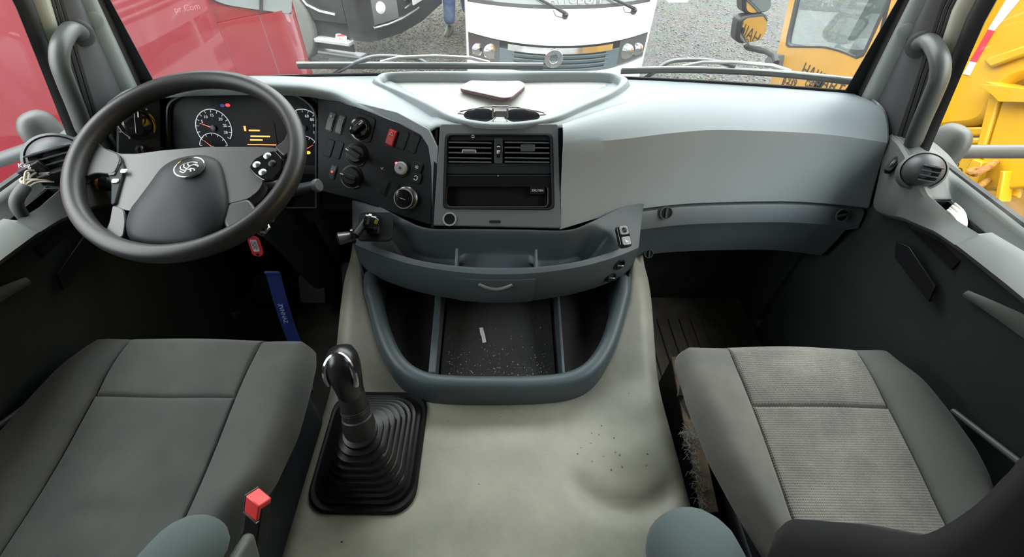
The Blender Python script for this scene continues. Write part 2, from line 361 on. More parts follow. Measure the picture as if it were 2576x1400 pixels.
# outer skin of the cab (white paint; it shows mirrored in the neighbours' paintwork)
ext = thing('trim_5', 'white outer cab skin', None, (0, 1.4, -.9), kind='structure')
for sg in (-1, 1):
    S = lambda p: V((sg*p[0], p[1], p[2]))
    fx = [(1.10, -.9), (1.10, .9), (1.10, 1.15), (1.07, 1.26), (1.0, 1.345), (.8, 1.375), (0, 1.42)]
    rows = [[S((x, y, z)) for x, y in fx[:5]] for z in (-.75, -.1, .3, .70, .735)]
    M().grid(rows).obj('side_skin', WHITEP, ext, solid=.01)
    M().grid([[S((1.085, y, z)) for y in (-.9, -.4, .02)] for z in (.7, 1.3, 1.9)]).obj('rear_quarter', WHITEP, ext, solid=.01)
    zs = [.735, 1.0, 1.4, 1.9]
    M().grid([[S(bline('b1', z)+V((.035, .03, 0))), S(bline('b2b', z)+V((.07, .05, 0))), S(bline('b3', z)+V((.06, .02, 0)))] for z in zs]).obj('pillar_skin', WHITEP, ext, solid=.012)
    M().plate(Fr((sg*.83, 1.44, -.62), (1, 0, 0), (0, 0, 1)), rrect(0, 0, .36, .2, .03), -.02, .05).obj('headlamp', GLOSSB, ext, bev=.01)
    M().plate(Fr((sg*1.105, .35, .1), (0, 1, 0), (0, 0, 1)), rrect(0, 0, .16, .05, .02), -.02, .02).obj('door_handle', DARKG, ext, bev=.005)
    M().box(S((1.08, .95, -.55)), (.1, .5, .05)).obj('step', DARKG, ext, bev=.01)
fr_y = lambda x: 1.42-.045*(x/1.0)**2
def band(name, z0, z1, m, off=0, xx=1.0): M().grid([[V((x*xx/8, fr_y(x*xx/8)+off, z)) for x in range(-8, 9)] for z in (z0, (z0+z1)/2, z1)]).obj(name, m, ext, solid=.012)
band('front_panel', .30, .70, WHITEP); band('front_panel_lower', -.15, .06, WHITEP); band('grille_backing', .05, .30, BLACK, -.03); band('bumper', -.85, -.42, WHITEP, .04); band('intake_backing', -.42, -.15, BLACK, -.04)
for z in (.11, .18, .25): M().tube([V((x*.95/8, fr_y(x*.95/8), z)) for x in range(-8, 9)], .016, 8).obj('grille_bar', WHITEP, ext)
for sx in (-1, 1): M().box((sx*.55, 1.40, -.28), (.05, .05, .28)).obj('grille_post', WHITEP, ext)

hd_ = M().prism([(-1.0, 1.31, 1.50), (-1.0, 1.0, 1.54), (-1.0, .85, 1.60), (-1.0, .80, 1.84), (-1.0, 1.31, 1.84)], (2.0, 0, 0)); struct(hd_.obj('trim_6', HEADL, bev=.02))  # overhead header out of view, added to keep high sky light off the dash

# ================================================================== DASHBOARD
dash = thing('dashboard', 'grey wrap-around truck dashboard spanning the cab under the windscreen', 'dashboard', (0, 1.0, .6))
ST = Fr((0, 1.0, .80), (1, 0, 0), (0, .7071, .7071))
_A, _B, _C = at(800, 248, Y=1.06), at(1088, 345, Y=.975), at(1085, 565, Y=.855)
SW = Fr(_A, _B-_A, _B-_C)
CL = Fr(at(600, 320, Y=1.025), (1, 0, 0), (0, .45, .89))
_L0, _L1 = at(405, 260, Y=1.04), at(296, 260, Y=.985)
LP = Fr(_L0, _L0-_L1, (0, .45, .89))

# top pad: rear edge at the windscreen, front edge = hood lip / panel edges
fe = [(-.972, 1.03, .800), (-.95, 1.028, .822), (-.90, 1.022, .848), (-.82, 1.012, .868), (-.72, 1.004, .880), (-.62, 1.003, .884), (-.53, 1.02, .878), (-.462, 1.042, .866), (-.40, 1.058, .846), (-.36, 1.042, .832), (-.26, 1.012, .806), (-.162, .988, .789),
      (-.15, 1.004, .796), (0, 1.006, .797), (.15, 1.004, .796), (.20, 1.035, .800), (.30, 1.092, .805), (.43, 1.158, .809), (.55, 1.19, .811), (.75, 1.185, .811), (.86, 1.155, .813), (.955, 1.09, .816)]
rows = []
for i in range(121):
    x = -.97+i*(1.925/120); y1, z1 = lerp(fe, x); y0 = Yb(x)-.004; z0 = .806; hood = max(0, z1-.80)
    r = []
    for k in range(11):
        t = k/10; y = y0+(y1-y0)*t; z = z0+(z1-z0)*(ss(0, 1, t)*.75+.25*t)+hood*.12*math.sin(PI*t)-.030*(1-ss(.07+.98*(y-1.0)-.03, .07+.98*(y-1.0)+.01, abs(x)))*ss(.02, .15, t)*(1-ss(.85, 1, t)*.6); r.append(V((x, y, z)))
    lip = .022-.016*ss(-.42, -.33, x)
    r += [V((x, y1-.005, z1-.004)), V((x, y1-.006, z1-lip*.6)), V((x, y1, z1-lip))]
    rows.append(r)
M().grid(rows).obj('top_pad', DASH, dash, solid=.004, smooth=50)
# hood underside from the lip back to the cluster face
rows = []
for i in range(41):
    x = -.955+i*.575/40; y1, z1 = lerp(fe, x); rows.append([V((x, y1+.002, z1-.02)), V((x, y1+.03, z1-.03)), V((x, 1.085, z1-.022))])
M().grid(rows).obj('hood_underside', PANEL, dash, solid=.003)
M().prism([(-.975, 1.18, .80), (-.975, 1.03, .80), (-.955, .985, .80), (-.955, .96, .60), (-.975, 1.18, .60)], (.012, 0, 0)).obj('end_cap', DASH, dash, bev=.003)

# centre tray on top
pxr = [(948, 190), (975, 181), (1100, 178), (1250, 177), (1400, 178), (1535, 181), (1570, 190), (1578, 204), (1540, 234), (1470, 265), (1400, 295), (1330, 309), (1255, 313), (1190, 308), (1130, 293), (1070, 261), (1005, 231), (943, 203)]
rz = lambda y: .829+(.804-.829)*(y-177)/140
outp = [at(x, y, Z=rz(y)) for x, y in pxr]; outp = [V(p) for p in cr([tuple(p) for p in outp], 4, True)]
cen = V((0, 1.14, .828))
def scl(p, d, dz):
    v = p-cen; v.z = 0; q = p+v.normalized()*d; return V((q.x, q.y, p.z+dz))
fz = lambda y: .790+.055*(y-1.0)          # tray floor
sk = lambda p: max(ss(1.03, 1.12, p.y), ss(.13, .19, abs(p.x)))
def infl(p): q = scl(p, -.026, 0); return V((q.x, q.y, fz(q.y)))
M().grid([[scl(p, .001+.036*sk(p), -.012-.026*sk(p)) for p in outp], [scl(p, .001+.012*sk(p), -.008-.012*sk(p)) for p in outp], [scl(p, .001, -.003) for p in outp], [scl(p, -.005, 0) for p in outp], [scl(p, -.014, -.001) for p in outp], [scl(p, -.021, -.006) for p in outp], [infl(p) for p in outp]], cv=True).obj('tray_rim', DASH, dash, smooth=80)
tm = ribbed('tray_ribbed_mat', (.46, .46, .44), (.41, .41, .395), 60, 'X', .6, .3, .1, 60)
M().prism([infl(p)+V((0, 0, -.004)) for p in outp], (0, 0, .005)).obj('tray_mat', tm, dash, smooth=0)

# instrument cluster
M().plate(CL, roundpoly([CL.uv(*p) for p in [(408, 520), (408, 240), (800, 240), (800, 520)]], [0, .03, .03, 0]), -.03, -.012).obj('cluster_bezel', PANEL, dash, bev=.002)
cl_in = roundpoly([CL.uv(*p) for p in [(424, 520), (424, 262), (470, 236), (740, 236), (794, 275), (794, 520)]], [0, .02, .04, .05, .03, 0], 6)
cface = M().plate(CL, cl_in, -.012, -.009).obj('cluster_face', mat('cluster_glass_black', (.004, .005, .007), .4, spec=.12), dash)
M().ring(CL, [(a*1.02, b*1.02+.001) for a, b in cl_in], cl_in, -.012, .004).obj('cluster_surround', DARKG, dash)
PXM = 1.09/FPX
def arc(fr, cx, cy, r, w, a0, a1, c0=-.008, c1=-.0072, n=40):
    m = M(); P = []
    for i in range(n+1):
        a = math.radians(a0+(a1-a0)*i/n); P.append((a, r))
    R = [[fr.P(cx+rr*math.cos(a), cy+rr*math.sin(a), c) for a, _ in P] for rr, c in ((r, c0), (r, c1), (r-w, c1), (r-w, c0))]
    return m.grid(R, cu=True)
GRT = mat('gauge_print_white', (.55, .57, .6), .5, emit=.15); NEED = mat('needle_red', (.7, .12, .1), .4, emit=.3); LCDO = mat('lcd_orange_glow', (.9, .25, .05), .5, emit=.9)
def gauge(px, py, rpx, a0, a1, ticks, nums, needle, name='gauge'):
    a, b = CL.uv(px, py); r = rpx*PXM
    g = M().plate(CL, ell(a, b, r*1.04, n=40), -.010, -.0085).obj(name, mat('gauge_dial', (.006, .007, .012), .5, spec=.12), dash)
    arc(CL, a, b, r, r*.045, a0, a1).obj('dial_arc', GRT, g)
    m = M()
    for k in range(ticks):
        t = math.radians(a0+(a1-a0)*k/(ticks-1)); f = CL.sub(a+r*.88*math.cos(t), b+r*.88*math.sin(t), -.008, t); m.plate(f, rrect(0, 0, r*.13, r*.03, .0001, 1), 0, .0006)
    m.obj('tick_marks', GRT, g)
    for ang, s in nums: text(s, CL.sub(a+r*.66*math.cos(math.radians(ang)), b+r*.66*math.sin(math.radians(ang)), -.0082), r*.22, GRT, g, 'dial_number')
    t = math.radians(needle); f = CL.sub(a, b, -.006, t)
    M().plate(f, [(0, -r*.03), (r*.75, -r*.012), (r*.75, r*.012), (0, r*.03)], 0, .0012).obj('needle', NEED, g)
    M().lathe([(r*.15, 0), (r*.15, .004), (r*.1, .005)], CL.P(a, b, -.008), CL.z, 20).obj('needle_hub', DARKG, g)
gauge(533, 322, 46, 215, -35, 13, [(150, '5'), (120, '10'), (88, '15'), (45, '20'), (12, '25'), (-20, '30')], 160, 'tachometer')
gauge(534, 372, 37, 170, 10, 7, [], 140, 'small_gauge')
gauge(762, 322, 46, 215, -35, 13, [(70, '60'), (42, '80'), (12, '100'), (-20, '120')], 200, 'speedometer')
gauge(764, 378, 36, 170, 10, 7, [], 30, 'fuel_gauge')
a0, b0 = CL.uv(605, 308); a1, b1 = CL.uv(695, 372)
lcd = M().plate(CL, rrect((a0+a1)/2, (b0+b1)/2, a1-a0, b0-b1, .003), -.010, -.0075).obj('display', mat('lcd_dark', (.02, .016, .015), .5, spec=.12), dash)
for x, y, w, h in ((612, 323, 5, 12), (636, 328, 28, 3.5), (651, 343, 50, 3.5), (641, 352, 32, 3.5), (655, 364, 74, 2)):
    a, b = CL.uv(x, y); M().plate(CL, rrect(a, b, w*PXM, h*PXM, .0004, 1), -.0075, -.007).obj('text_line', LCDO, lcd)
for x, y, c, e in ((568, 264, (.8, .02, .02), .7), (555, 265, (.01, .03, .25), .15), (772, 384, (1, .3, .03), .9)):
    a, b = CL.uv(x, y); M().plate(CL, ell(a, b, 6*PXM, 4*PXM, 12), -.009, -.0072).obj('warning_lamp', mat('lamp_%d' % x, c, .4, emit=e), dash)

# left light switch panel
M().plate(LP, roundpoly([LP.uv(*p) for p in [(296, 250), (404, 246), (406, 520), (296, 520)]], .006), -.02, 0).obj('light_panel', PANEL, dash, bev=.002)
def knob(fr, px, py, rpx, name='knob', bar=True, m=BLACK, ang=90, h=.014, ringm=PANEL, k=None):
    k = k or PXM; a, b = fr.uv(px, py); r = rpx*k
    o = M().lathe([(r*1.25, 0), (r*1.22, .003), (r*1.05, .0035), (r, .004), (r*.92, h*.6), (r*.85, h*.7)], fr.P(a, b), fr.z, 28).obj(name, m, dash)
    if bar:
        f = fr.sub(a, b, h*.6, math.radians(ang)); M().plate(f, rrect(0, 0, r*1.85, r*.5, r*.2, 3), 0, h*.9).obj('grip_bar', m, o, bev=.0015)
        M().plate(f, rrect(r*.65, 0, r*.4, r*.1, r*.03, 2), h*.9, h*.9+.0006).obj('pointer', PRINT, o)
    return o
knob(LP, 345, 310, 30, 'light_switch', ang=80, m=GLOSSB); knob(LP, 357, 378, 12, 'dimmer_knob', ang=90)
for ang, L in ((100, 'o'), (75, 'ɔ'), (50, '≡'), (205, 'o'), (235, '≡')):
    a, b = LP.uv(345, 310); text(L, LP.sub(a+.040*math.cos(math.radians(ang)), b+.040*math.sin(math.radians(ang)), .0005), .008, PRINT, dash, 'switch_symbol')
a, b = LP.uv(345, 310); arc(LP, a, b, .038, .0012, 165, 235, .0, .0006, 16).obj('printed_arc', PRINT, dash)

# switch panel beside the wheel
sp = [SW.uv(*p) for p in [(799, 246), (870, 258), (960, 283), (1030, 313), (1064, 338), (1080, 368), (1086, 420), (1085, 567), (1000, 540), (905, 505), (799, 478)]]
M().plate(SW, roundpoly(sp, .004, 2), -.03, 0).obj('switch_panel', PANEL, dash, bev=.002)
M().plate(SW, roundpoly([SW.uv(*p) for p in [(870, 250), (1000, 282), (1080, 325), (1102, 372), (1104, 566), (1087, 568), (1086, 420), (1078, 368), (1060, 340), (960, 288), (868, 262)]], .004, 2), -.03, .004).obj('panel_border', DASH, dash, bev=.002)
def rocker(px, py, w, h, name='rocker_switch', m=DARKG, proud=.004, tilt=.0025, rot=-4, bez=True):
    a, b = SW.uv(px, py); f = SW.sub(a, b, 0, math.radians(rot)); w *= PXM; h *= PXM
    if bez: ob = M().plate(f, rrect(0, 0, w*1.35, h*1.18, w*.3), 0, .0015).obj(name, BLACK, dash, bev=.0005)
    else: ob = dash
    R = []
    for t in (0, .1, .45, .55, .9, 1):
        y = -h/2+h*t; c = proud+tilt*(t-.5)*2*(1 if t < .5 else -.6)
        if t in (0, 1): c = .0015
        R.append([f.P(-w/2, y, .001), f.P(-w/2*.9, y, c), f.P(w/2*.9, y, c), f.P(w/2, y, .001)])
    p = M().grid(R).obj('rocker' if bez else name, m, ob, solid=.0008)
    return ob, f
for px, py in ((832, 306), (856, 313)):
    ob, f = rocker(px, py, 15, 42, m=STACK); text('II' if px < 840 else '-', f.sub(0, .012, .0055), .009, PRINT, ob, 'switch_symbol')
ob, f = rocker(838, 432, 14, 32); M().plate(f, ell(0, .0, .003, n=10), .005, .006).obj('indicator_lamp', mat('dim_red_lamp', (.6, .05, .04), .4, emit=.5), ob)
for px, py, w, h in ((828, 372, 20, 44), (851, 377, 20, 44), (1013, 352, 22, 44), (1041, 361, 22, 44)): 
    a, b = SW.uv(px, py); M().plate(SW.sub(a, b, 0, math.radians(-4)), rrect(0, 0, w*PXM, h*PXM, .004), 0, .0022).obj('blank_switch', PANEL, dash, bev=.001)
ob, f = rocker(985, 347, 19, 40, 'hazard_switch', REDP, .008, .001)
tri = M(); R0 = .0065
tri.ring(f.sub(0, .009, .0095), [(R0*math.cos(math.radians(q)), R0*math.sin(math.radians(q))) for q in (90, 210, 330)], [(R0*.62*math.cos(math.radians(q)), R0*.62*math.sin(math.radians(q))) for q in (90, 210, 330)], 0, .0006); tri.obj('hazard_triangle', mat('pale_red_print', (.75, .3, .28), .5), ob)
for px, py in ((966, 472), (991, 480)): rocker(px, py, 16, 36, 'stalk_switch', PANEL, .004, .002)
for px, py, ang, mm in ((908, 324, 55, GLOSSB), (898, 387, 165, BLACK), (886, 443, 180, BLACK)):
    a, b = SW.uv(px, py)
    if py < 330: M().plate(SW, rrect(a+.003, b+.004, .058, .062, .010), 0, .0025).obj('knob_plate', PANEL, dash, bev=.001)
    kb = knob(SW, px, py, 23, 'climate_knob', ang=ang, m=mm, h=.018, k=.00098)
    arc(SW, a, b, .030, .0012, 215, 325, .001, .004, 14).obj('skirt_mark', STEEL if py > 400 else DARKG, kb)
# small round control, two square buttons, the big dial
a, b = SW.uv(1010, 423)
ob = M().lathe([(.016, 0), (.0155, .006), (.013, .009), (.0, .0095)], SW.P(a, b, .002), SW.z, 24).obj('round_button', mat('pale_grey_plastic', (.42, .42, .43), .4), dash)
M().lathe([(.022, 0), (.021, .002)], SW.P(a, b), SW.z, 24).obj('button_seat', BLACK, ob)
M().plate(SW, ell(a-.013, b+.008, .003, n=10), .006, .009).obj('indicator_lamp', mat('red_led', (1, .05, .12), .4, emit=2), ob)
text('☼', SW.sub(a, b, .0118), .008, BLACK, ob, 'switch_symbol')
for px, py, L in ((1050, 421, '*'), (1048, 447, 'ↄ')):
    a, b = SW.uv(px, py); ob = M().plate(SW, rrect(a, b, .026, .026, .005), 0, .005).obj('square_button', PANEL, dash, bev=.0015); text(L, SW.sub(a, b-(.004 if L == '*' else 0), .0052), .022, PRINT, ob, 'switch_symbol')
a, b = SW.uv(1022, 499)
ob = M().lathe([(.030, 0), (.028, .003), (.0255, .004), (.0255, .020), (.0245, .022)], SW.P(a, b), SW.z, 32).obj('rotary_dial', STEEL, dash)
M().lathe([(.0222, .0), (.0222, .0025), (.019, .003)], SW.P(a, b, .0215), SW.z, 32).obj('dial_cap', GLOSSB, ob)
text('———', SW.sub(a, b, .0255), .008, GRT, ob, 'dial_mark', sx=.6)
a, b = SW.uv(963, 424); text('•ı! .', SW.sub(a, b, .0006), .009, PRINT, dash, 'panel_print')

# centre stack
outer = roundpoly([ST.uv(*p) for p in [(1107, 310), (1404, 310), (1412, 574), (1090, 567)]], [.006, .006, .006, .006])
inner_ = roundpoly([ST.uv(*p) for p in [(1121, 338), (1389, 338), (1394, 527), (1115, 525)]], [.012, .012, .016, .016])
M().ring(ST, outer, inner_, -.06, 0).obj('stack_frame', STACK, dash, bev=.003)
M().ring(ST, [(a*1.0, b) for a, b in inner_], [((a-inner_[0][0])*1+inner_[0][0] if 0 else a*.965, (b+.115)*.965-.115) for a, b in inner_], -.02, .002).obj('vent_surround', PANEL, dash, bev=.001)
M().plate(ST, inner_, -.05, -.045).obj('stack_backing', BLACK, dash)
def strect(x0, y0, x1, y1, r=.004, n=5):
    return roundpoly([ST.uv(*p) for p in [(x0, y0), (x1, y0), (x1, y1), (x0, y1)]], r, n)
M().ring(ST, strect(1117, 340, 1392, 436, .006), strect(1125, 352, 1385, 410, .006), -.02, -.004).obj('vent_frame', PANEL, dash, bev=.001)
VS = mat('slat_satin_grey', (.10, .108, .115), .3)
for x0, x1, tabx, taby in ((1126, 1238, 1180, 381), (1268, 1384, 1328, 372)):
    vent = M().plate(ST, strect(x0, 352, x1, 410, .003), -.045, -.04).obj('air_vent', BLACK, dash)
    for k, y in enumerate((358, 371, 384, 397, 407)):
        p, q = ST.uv(x0+2, y), ST.uv(x1-2, y); f = ST.sub((p[0]+q[0])/2, (p[1]+q[1])/2, -.004); wd = q[0]-p[0]
        M().prism([f.P(-wd/2, .0012, .004), f.P(wd/2, .0012, .004), f.P(wd/2, .007, -.018), f.P(-wd/2, .007, -.018)], f.y*-.0032+f.z*-.0005).obj('slat', VS, vent, bev=.0004)
    for t in (.2, .4, .6, .8):
        p = ST.uv(x0+(x1-x0)*t, 381); M().box(ST.P(p[0], p[1], -.034), (.0016, .010, .045), Matrix.Rotation(math.radians(45), 3, 'X')).obj('vane', BLACK, vent)
    p = ST.uv(tabx, taby); M().plate(ST, rrect(p[0], p[1], .034, .009 if tabx < 1250 else .016, .002), -.008, .001).obj('vent_tab', STEEL if tabx < 1250 else DARKG, vent, bev=.001)
p = ST.uv(1254, 378); ob = M().plate(ST, rrect(p[0], p[1], .020, .062, .004), -.02, -.003).obj('vent_wheel_housing', DARKG, dash, bev=.001)
M().lathe([(.020, -.004), (.022, 0), (.020, .004)], ST.P(p[0], p[1], -.016), (1, 0, 0), 28).obj('thumb_wheel', GLOSSB, ob)
M().plate(ST, strect(1117, 414, 1392, 436, .002), -.03, -.003).obj('lower_vent_strip', PANEL, dash, bev=.001)
pocket_o, pocket_i = strect(1116, 438, 1393, 525, .012), strect(1124, 468, 1378, 518, .010)
M().ring(ST, pocket_o, pocket_i, -.03, -.004).obj('pocket_frame', GLOSSB, dash, bev=.0015)
M().plate(ST, pocket_i, -.045, -.022).obj('radio_blank', BLACK, dash)
a, b = ST.uv(1353, 478); M().plate(ST, rrect(a, b+.002, .034, .022, .004), -.022, -.006).obj('badge_plate', BLACK, dash, bev=.001); text('DRUTEN', ST.sub(a, b, -.0058), .007, PRINT, dash, 'badge_lettering')
for y in (441,): 
    a, b = ST.uv(1253, y); text('v', ST.sub(a, b, -.003), .007, PRINT, dash, 'panel_print')
a, b = ST.uv(1190, 344); text('⌂', ST.sub(a, b, .0025), .010, PRINT, dash, 'panel_print')
a, b = ST.uv(1131, 551); ob = M().lathe([(.017, 0), (.0165, .003), (.0135, .003), (.0125, -.001)], ST.P(a, b), ST.z, 28, cap=False).obj('socket_ring', mat('silver_ring', (.5, .5, .5), .35, .4), dash)
M().lathe([(.014, 0), (.013, .001)], ST.P(a, b), ST.z, 24).obj('socket_bore', BLACK, ob)
a, b = ST.uv(1245, 557); M().plate(ST, rrect(a, b, .028, .007, .003), -.002, .0012).obj('latch_slot', PANEL, dash, bev=.0008)
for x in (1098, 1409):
    M().prism([ST.at(x-4, 318, -.004), ST.at(x+3, 318, -.004), ST.at(x+(3 if x > 1200 else -6), 572, -.004), ST.at(x+(-3 if x > 1200 else -14), 572, -.004)], (0, .05, -.02)).obj('gap_shadow_strip', BLACK, dash)  # black strips stand in for the shadow beside the stack

# passenger side: padded panel and the flap under it
pt = [(.152, 1.0, .80, .945, .779, .834, .615), (.30, 1.092, .806, .985, .773, .900, .615), (.43, 1.158, .81, 1.015, .775, .935, .615), (.55, 1.19, .811, 1.03, .777, .952, .615), (.75, 1.185, .811, 1.02, .778, .963, .615), (.86, 1.155, .814, 1.01, .774, .957, .614), (.955, 1.09, .817, .998, .766, .945, .611)]
xs = [q[0] for q in pt]; spl = cr(pt, 8); rows = []
def prof(q, push=0):
    x, yt, zt, yc, zc, yb, zb = q; r = []
    for k in range(9):
        t = k/8; r.append(V((x, yt+(yc-yt)*t+push, zt+(zc-zt)*t**1.6+.004*math.sin(PI*t))))
    for k in range(1, 9):
        t = k/8; r.append(V((x+.020*t*ss(.7, .955, x), yc+(yb-yc)*t+push, zc+(zb-zc)*t-.006*math.sin(PI*t))))
    x += .020*ss(.7, .955, x); r += [V((x, yb+push+.006, zb-.006)), V((x, yb+push+.03, zb-.006))]
    return r
for q in spl: rows.append(prof(q))
e = list(spl[-1]); e[0] += .008; rows.append(prof(e, .008)); e[0] += .004; rows.append(prof(e, .03)); e[0] += 0; rows.append([V((p.x, 1.2, p.z)) for p in prof(e, .1)])
M().grid(rows).obj('passenger_pad', DASH, dash, solid=.004, smooth=28)
rows = []
for q in [p for p in cr(pt, 10) if .365 <= p[0] <= .952]:
    x, yb, zb = q[0], q[5], q[6]; x = x+.018*ss(.7, .95, x); x2 = x-.03*ss(.8, .97, x)
    rows.append([V((x, yb+.02, zb-.010)), V((x, yb-.004, zb-.010)), V((x, yb-.010, zb-.016)), V((x-.004*ss(.8, .95, x), yb-.026, zb-.05)), V((x2, yb-.022, zb-.06)), V((x2, yb-.018, zb-.11)), V((x2, yb-.008, zb-.165)), V((x2, yb+.01, zb-.172)), V((x2, yb+.12, zb-.172))])
M().grid(rows).obj('glove_flap', DASHLOW, dash, solid=.004, smooth=28)
for px, py, ang in ((1676, 535, 90), (2118, 541, 10), (1632, 637, 90)):
    yy = lerp(pt, at(px, py, Y=.9).x)[4]-(.016 if px < 2000 else .026); p = at(px, py, Y=yy); f = Fr(p, (1, 0, 0), (0, .45, .89)); r = .017 if py < 600 else .013
    ob = M().lathe([(r, 0), (r*.98, .003), (r*.85, .003), (r*.82, -.001)], p, f.z, 24, cap=False).obj('flap_latch', DASHLOW, dash)
    M().lathe([(r*.85, -.002), (r*.84, .001)], p, f.z, 24).obj('latch_well', BLACK, ob); M().plate(f.sub(0, 0, .001, math.radians(ang)), rrect(0, 0, r*1.5, r*.35, .001), 0, .004).obj('latch_bar', DARKG, ob, bev=.0008)
# driver's knee panel
rows = [[V((x, .99+.05*((x+.65)/.3)**2*0, .685)), V((x, .985, .665)), V((x, 1.01, .56)), V((x, 1.05, .50)), V((x, 1.16, .48))] for x in [-.95+.058*i for i in range(11)]]
M().grid(rows).obj('knee_panel', mat('knee_panel_dark', (.028, .031, .034), .55, grain=.2), dash, solid=.006)

# lower console: open shelf with rim, fascia, drawer
def cF(t): return V((.36*t-.003, .728+.09*t*t+.012*t**4, .56))
def cB(t): return V((.372*t, .822+.098*ss(.4, 1, abs(t)), .622+.008*ss(.5, 1, abs(t))))
rows = []
for i in range(97):
    t = -1+i/48; r = []
    for k in range(49):
        w = k/48; p = cF(t).lerp(cB(t), w); bd = .87-.30*w
        d = (ss(.13, .20, w))*(1-ss(.72, .98, w)*.95)*(1-ss(bd-.07, bd+.05, abs(t))); mid = 1-.25*(1-ss(.22, .30, abs(t)))
        r.append(V((p.x, p.y+.02*d*(1 if w > .5 else 0), p.z-.085*d*mid)))
    rows.append(r)
M().grid(rows).obj('console_shelf', DASHLOW, dash, solid=.003, smooth=60)
for px in (1150, 1352):
    t = (px-1250)/1100*1.06/.36; p = cF(t); M().prism([p+V((-.003, .014, -.002)), p+V((-.003, .060, .022)), p+V((-.003, .075, -.08)), p+V((-.003, .014, -.08))], (.006, 0, 0)).obj('shelf_divider', DASHLOW, dash, bev=.0015)
def fas(t, h, off=0):
    p = cF(t); n = V((.36, .18*t, 0)).normalized(); n = V((n.y, -n.x, 0))
    return V((p.x, p.y, p.z-h))+n*(.004*math.sin(PI*min(1, h/.12))-.02*(h/.12)**2+off)
rows = [[fas(-1+i/24, h) for h in (0, .004, .02, .05, .08, .105, .118, .12)]+[fas(-1+i/24, .12)+V((0, .05, 0))] for i in range(49)]
M().grid(rows).obj('console_fascia', DASHLOW, dash, solid=.003, smooth=45)
for sx in (-1, 1):
    M().grid([[V((cF(sx).x, cF(sx).y, z0)), V((cF(sx).x+sx*.006, (cF(sx).y+cB(sx).y)/2, (z0+z1)/2)), V((cB(sx).x, cB(sx).y, z1))] for z0, z1 in ((.56, .63), (.50, .54), (.44, .46))]).obj('console_side', DASHLOW, dash, solid=.004)
rows = [[fas(-.275+.54*i/14, h, .004) for h in (.014, .016, .06, .112, .116)] for i in range(15)]
dwr = M().grid(rows).obj('drawer_front', DASHLOW, dash, solid=.004)
M().tube([fas(-.11+.22*i/12, .026+.016*math.sin(PI*i/12), .0075) for i in range(13)], .004, 8).obj('drawer_pull', mat('drawer_pull_grey', (.2, .22, .23), .4), dwr)
for px, py in ((1567, 676), (1552, 707)):
    best = min(((abs(px-0), 0),)); tt = .865 if py < 690 else .835; h = .030 if py < 690 else .075
    p = fas(tt, h, .001); nn = (fas(tt, h, .1)-fas(tt, h)).normalized(); ob = M().lathe([(.016, 0), (.015, .004), (.012, .004), (.0115, -.002)], p, nn, 24, cap=False).obj('power_socket', BLACK, dash)
    M().lathe([(.012, -.001), (.0115, .001)], p, nn, 20).obj('socket_bore', GLOSSB, ob); M().box(p+nn*.006, (.016, .004, .004)).obj('socket_flap', STEEL, ob, bev=.001)
# range lever on the left wing
p0 = at(945, 570, Z=.615); lev = thing('hand_brake_lever', 'black chrome-tipped hand brake lever on the left wing of the centre console', 'lever', p0)
Fw = Fr(p0, (1, 0, 0), (0, .75, .45))
M().plate(Fw, rrect(0, 0, .085, .075, .012), -.004, .004).obj('base_plate', PANEL, lev, bev=.002)
M().lathe([(.012, 0), (.022, .002), (.022, .028), (.016, .034)], Fw.P(-.018, .006, .020), (1, -.2, -.1), 20).obj('barrel', GLOSSB, lev)
M().lathe([(.0235, 0), (.0235, .006)], Fw.P(-.008, .006, .020), (1, -.2, -.1), 20).obj('barrel_ring', CHROME, lev)
M().plate(Fw, rrect(.0, .0, .03, .05, .006), .004, .022).obj('pedestal', BLACK, lev, bev=.003)
q = at(893, 592, Z=.63); e1 = at(852, 600, Z=.632)
M().tube([Fw.P(-.02, .004, .022), q], .010, 12).obj('stalk', BLACK, lev)
M().lathe([(.016, 0), (.019, .003), (.019, .008), (.015, .010)], q, (e1-q), 20).obj('collar', GLOSSB, lev)
M().tube([q, q.lerp(e1, .4), q.lerp(e1, .8), e1, e1+(e1-q)*.12], [.014, .015, .017, .018, .008], 16, flat=.7).obj('grip', mat('worn_grip', (.05, .048, .05), .3, coat=.3), lev)

# door pods: round vents, thumb wheel
def podvent(parent, c, axis, r, slats, lit, bm=None):
    c = V(c); ax = V(axis).normalized(); x = ax.orthogonal().normalized()
    M().lathe([(r*1.16, -r*.5), (r*1.16, .002), (r*1.06, .006), (r*1.0, .0)], c, ax, 36, cap=False).obj('vent_bezel', bm or DOORG, parent)
    ball = M().lathe([(r*math.cos(a), r*.95*math.sin(a)) for a in [i*PI/2/10 for i in range(11)]], c, ax, 36).obj('vent_ball', DARKG, parent)
    return ball
pcv = at(2320, 430, X=.946); vb = podvent(DR, pcv, (-.50, -.62, .60), .037, 4, 0)
f = Fr(at(2340, 436, X=.932), (.80, -.58, .1), (.2, .3, .9))
for k in range(4): M().plate(f.sub(0, .014-.010*k, .0), rrect(0, 0, .034-.002*k, .003, .001, 2), -.006, .006).obj('slat', DARKG, vb, bev=.0006)
M().plate(f, rrect(0, 0, .031, .033, .008), -.008, -.003).obj('vent_throat', BLACK, vb)
p = at(2246, 412, X=.936); f = Fr(p, (.55, -.83, .1), at(2248, 392, X=.946)-at(2243, 432, X=.932)); o = M().plate(f, rrect(0, 0, .015, .042, .0075), -.012, .002).obj('thumb_wheel_slot', BLACK, DR, bev=.002)
M().lathe([(.014, -.003), (.016, 0), (.014, .003)], f.P(0, 0, -.008), f.x, 24).obj('thumb_wheel', DARKG, o)
c = V((-.955, .835, .782)); vb = podvent(DL, c, (.55, -.6, .5), .052, 5, 0, DARKG)
f = Fr(c+V((.03, -.035, .012)), (.74, .67, 0), (-.25, .28, .92))
